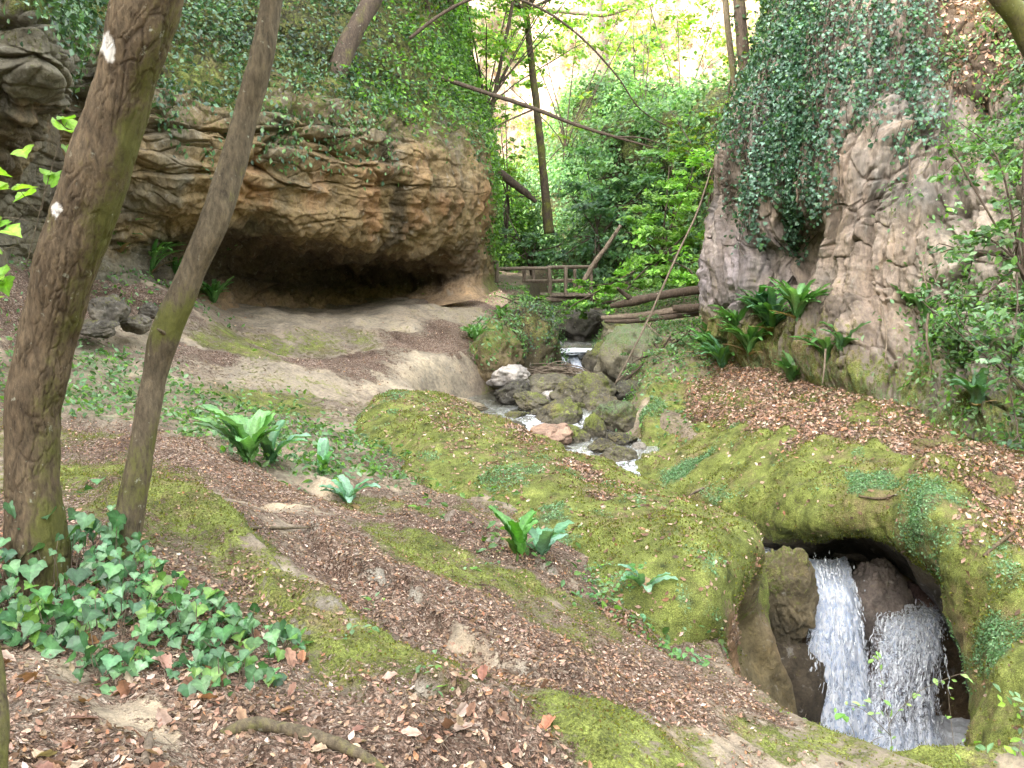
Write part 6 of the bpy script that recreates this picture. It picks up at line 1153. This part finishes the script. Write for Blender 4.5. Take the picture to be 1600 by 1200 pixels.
o = tubes_mesh('tree_root', [([g_(340, 1140, 2.55, -.02), g_(390, 1135, 2.58, .006), g_(440, 1143, 2.58, .012), g_(500, 1155, 2.55, .004), g_(560, 1182, 2.5, .01), g_(605, 1203, 2.47, -.01)], [.016, .022, .019, .021, .016, .012], dict(seg=20, sub=20, bark=.006, freq=20))], M_bark2, None, (.55, 0, 0, 0)); tag(o, 'mossy root lying on the dead leaves at the bottom left of centre', 'root')
o = tubes_mesh('stick', [([g_(360, 832, 4.8, .01), g_(395, 828, 4.8, .010), g_(440, 828, 4.8, .010), g_(485, 826, 4.8, .006)], [.006, .009, .008, .004], dict(seg=8, sub=6))], M_bark2, None, (.1, 0, 0, 0)); tag(o, 'thin brown stick lying across the leafy path left of centre', 'stick')
o = tubes_mesh('stick', [([P(478, 650, 9.0), P(500, 668, 8.8), P(522, 690, 8.6)], [.008, .009, .005], dict(seg=8, sub=6))], M_dark, None, (.1, 0, 0, 0)); tag(o, 'thin dark stick leaning in front of the low mossy bank behind the ferns', 'stick')
o = tubes_mesh('stick', [([g_(225, 1200, 2.28, .005), g_(232, 1175, 2.3, .02), g_(235, 1150, 2.36, .01)], [.012, .013, .006], dict(seg=10, sub=6))], M_pale, None, (.1, 0, 0, 0)); tag(o, 'pale broken stick end at the bottom edge among dead leaves', 'stick')
j1 = lambda px, py, d: hit(px, py) + np.array([0, 0, .015])
o = tubes_mesh('stick', [([j1(1342, 778, 7.25), j1(1375, 782, 7.1), j1(1402, 775, 7.1)], [.008, .012, .006], dict(seg=8, sub=6))], M_bark, None, (.1, 0, 0, 0)); tag(o, 'red-brown stick resting on the moss above the arch', 'stick')
o = tubes_mesh('stick', [([j1(1537, 872, 5.6), j1(1560, 852, 5.62), j1(1588, 832, 5.7)], [.01, .014, .008], dict(seg=8, sub=6))], M_bark, None, (.1, 0, 0, 0)); tag(o, 'brown stick on the right shoulder of the rock arch', 'stick')
o = tubes_mesh('stick', [([j1(1076, 778, 8.9), j1(1088, 770, 8.9), j1(1100, 764, 8.95)], [.01, .014, .01], dict(seg=8, sub=6))], M_pale, None, (.1, 0, 0, 0)); tag(o, 'short pale stick at the left end of the rock bank beside the stream', 'stick')
# hanging bare roots on the right cliff
for i, (s, lab) in enumerate([([(1450, 490, 8.9), (1448, 530, 8.85), (1454, 560, 8.85), (1456, 585, 8.9)], 'pale bare root hanging below the pale strap fern'), ([(1448, 380, 9.3), (1442, 420, 9.2), (1450, 455, 9.1)], 'thin bare vine on the cliff above the pale strap fern'), ([(1418, 230, 10.3), (1424, 280, 10.2), (1430, 320, 10.1), (1428, 370, 10)], 'long thin vine line in the middle of the right cliff'), ([(1375, 470, 9.9), (1385, 520, 9.7), (1383, 570, 9.5)], 'short vine hanging over the fluted rock foot'), ([(1290, 545, 10.0), (1288, 575, 9.95), (1285, 600, 9.9)], 'thin brown stalk under the drooping fern')]):
    o = tubes_mesh('hanging_root', [([P(*q) for q in s], [.012] * (len(s) - 1) + [.006], dict(seg=6, sub=6))], M_pale, None, (.0, 0, 0, 0)); tag(o, lab, 'root', 'bare roots on the right cliff')

# ================================================================ FOOTBRIDGE
br = thing('footbridge', 'rustic wooden footbridge with pole railings crossing the stream in the background', 'bridge', P(860, 465, 21))
def pole(name, a, b, r0=.035, mat=M_pale): return tubes_mesh(name, [([a, (a + b) / 2 + RNG.normal(size=3) * .012, b], [r0, r0, r0 * .9], dict(seg=8, sub=5, bark=.006, freq=12))], mat, br, (.1, 0, 0, 0))
for px, t_, b_y, d in [(757, 404, 425, 20), (776, 407, 442, 20.2), (819, 416, 440, 21), (834, 417, 440, 22.4), (858, 418, 472, 20.8), (884, 418, 462, 21), (898, 419, 465, 22.2), (923, 418, 455, 22.5)]: pole('post', P(px, t_, d), P(px, b_y, d), .045)
pole('rail', P(752, 406, 20), P(778, 409, 20.2)); pole('rail', P(757, 413, 20), P(776, 419, 20.2)); pole('rail', P(760, 421, 20.6), P(862, 419, 20.8), .04); pole('rail', P(855, 418, 20.8), P(928, 417, 22.5), .045); pole('rail', P(816, 439, 21), P(900, 437, 21.2), .035); pole('rail', P(832, 441, 22.3), P(898, 440, 22.3), .03)
pole('beam', P(850, 468, 20.7), P(935, 466, 21.2), .06, M_pale); pole('beam', P(838, 466, 21.7), P(935, 462, 22.2), .06, M_dark)
lst = []
for k in range(14):
    a = P(848 + k * 6.2, 463, 20.7); b = P(846 + k * 6.0, 459, 22.1); V0 = np.array([a, b]); dx = .042
    lst.append(np.array([a + [-dx, 0, 0], a + [dx, 0, 0], b + [dx, 0, 0], b + [-dx, 0, 0], a + [-dx, 0, .03], a + [dx, 0, .03], b + [dx, 0, .03], b + [-dx, 0, .03]]))
V = np.vstack(lst); f = np.array([[0, 3, 2, 1], [4, 5, 6, 7], [0, 1, 5, 4], [1, 2, 6, 5], [2, 3, 7, 6], [3, 0, 4, 7]]); Q = (f[None] + (np.arange(len(lst)) * 8)[:, None, None]).reshape(-1, 4)
obj('deck', make_mesh('deck', V, Q, {'mask': np.tile([.1, 0, 0, 0], (len(V), 1))}, False), M_pale, br)

# ================================================================ LIGHT AND CAMERA
SUN_EL, sx, sy = math.radians(34), -.80, -.60
w = bpy.data.worlds.new('World'); S.world = w; w.use_nodes = True; nt = w.node_tree; nt.nodes.clear(); b = NB(nt)
sky = b.n('ShaderNodeTexSky', sky_type='NISHITA'); sky.sun_disc = False; sky.sun_elevation = SUN_EL; sky.sun_rotation = math.atan2(sx, sy); sky.air_density = 1.0; sky.dust_density = 2.0
hs = b.n('ShaderNodeHueSaturation', inp={'Saturation': .30, 'Color': sky.outputs[0]})
wm = b.mixc(1., hs.outputs[0], (1.06, 1.0, .93), 'MULTIPLY')
bg = b.n('ShaderNodeBackground', inp={0: wm, 1: 2.25}); b.n('ShaderNodeOutputWorld', inp={0: bg.outputs[0]})
sl = bpy.data.lights.new('sun', 'SUN'); sl.energy = 6.0; sl.angle = math.radians(.5); sl.color = (1., .93, .82)
so = bpy.data.objects.new('sun', sl); COL.objects.link(so)
from mathutils import Vector
dirv = Vector((-sx * math.cos(SUN_EL), -sy * math.cos(SUN_EL), -math.sin(SUN_EL))); so.rotation_euler = dirv.to_track_quat('-Z', 'Y').to_euler(); so.location = (0, 0, 20)
cam = bpy.data.cameras.new('camera'); co = bpy.data.objects.new('camera', cam); COL.objects.link(co); S.camera = co
cam.sensor_width = 36; cam.lens = F / 1600 * 36; cam.clip_start = .05; cam.clip_end = 500
co.location = (0, 0, 0); co.rotation_euler = (math.radians(90) - PITCH, 0, 0)
S.view_settings.view_transform = 'Standard'; S.view_settings.look = 'None'; S.view_settings.exposure = 0
S.cycles.max_bounces = 6; S.cycles.diffuse_bounces = 2; S.cycles.glossy_bounces = 2; S.cycles.transmission_bounces = 4; S.cycles.transparent_max_bounces = 16; S.cycles.caustics_reflective = False; S.cycles.caustics_refractive = False
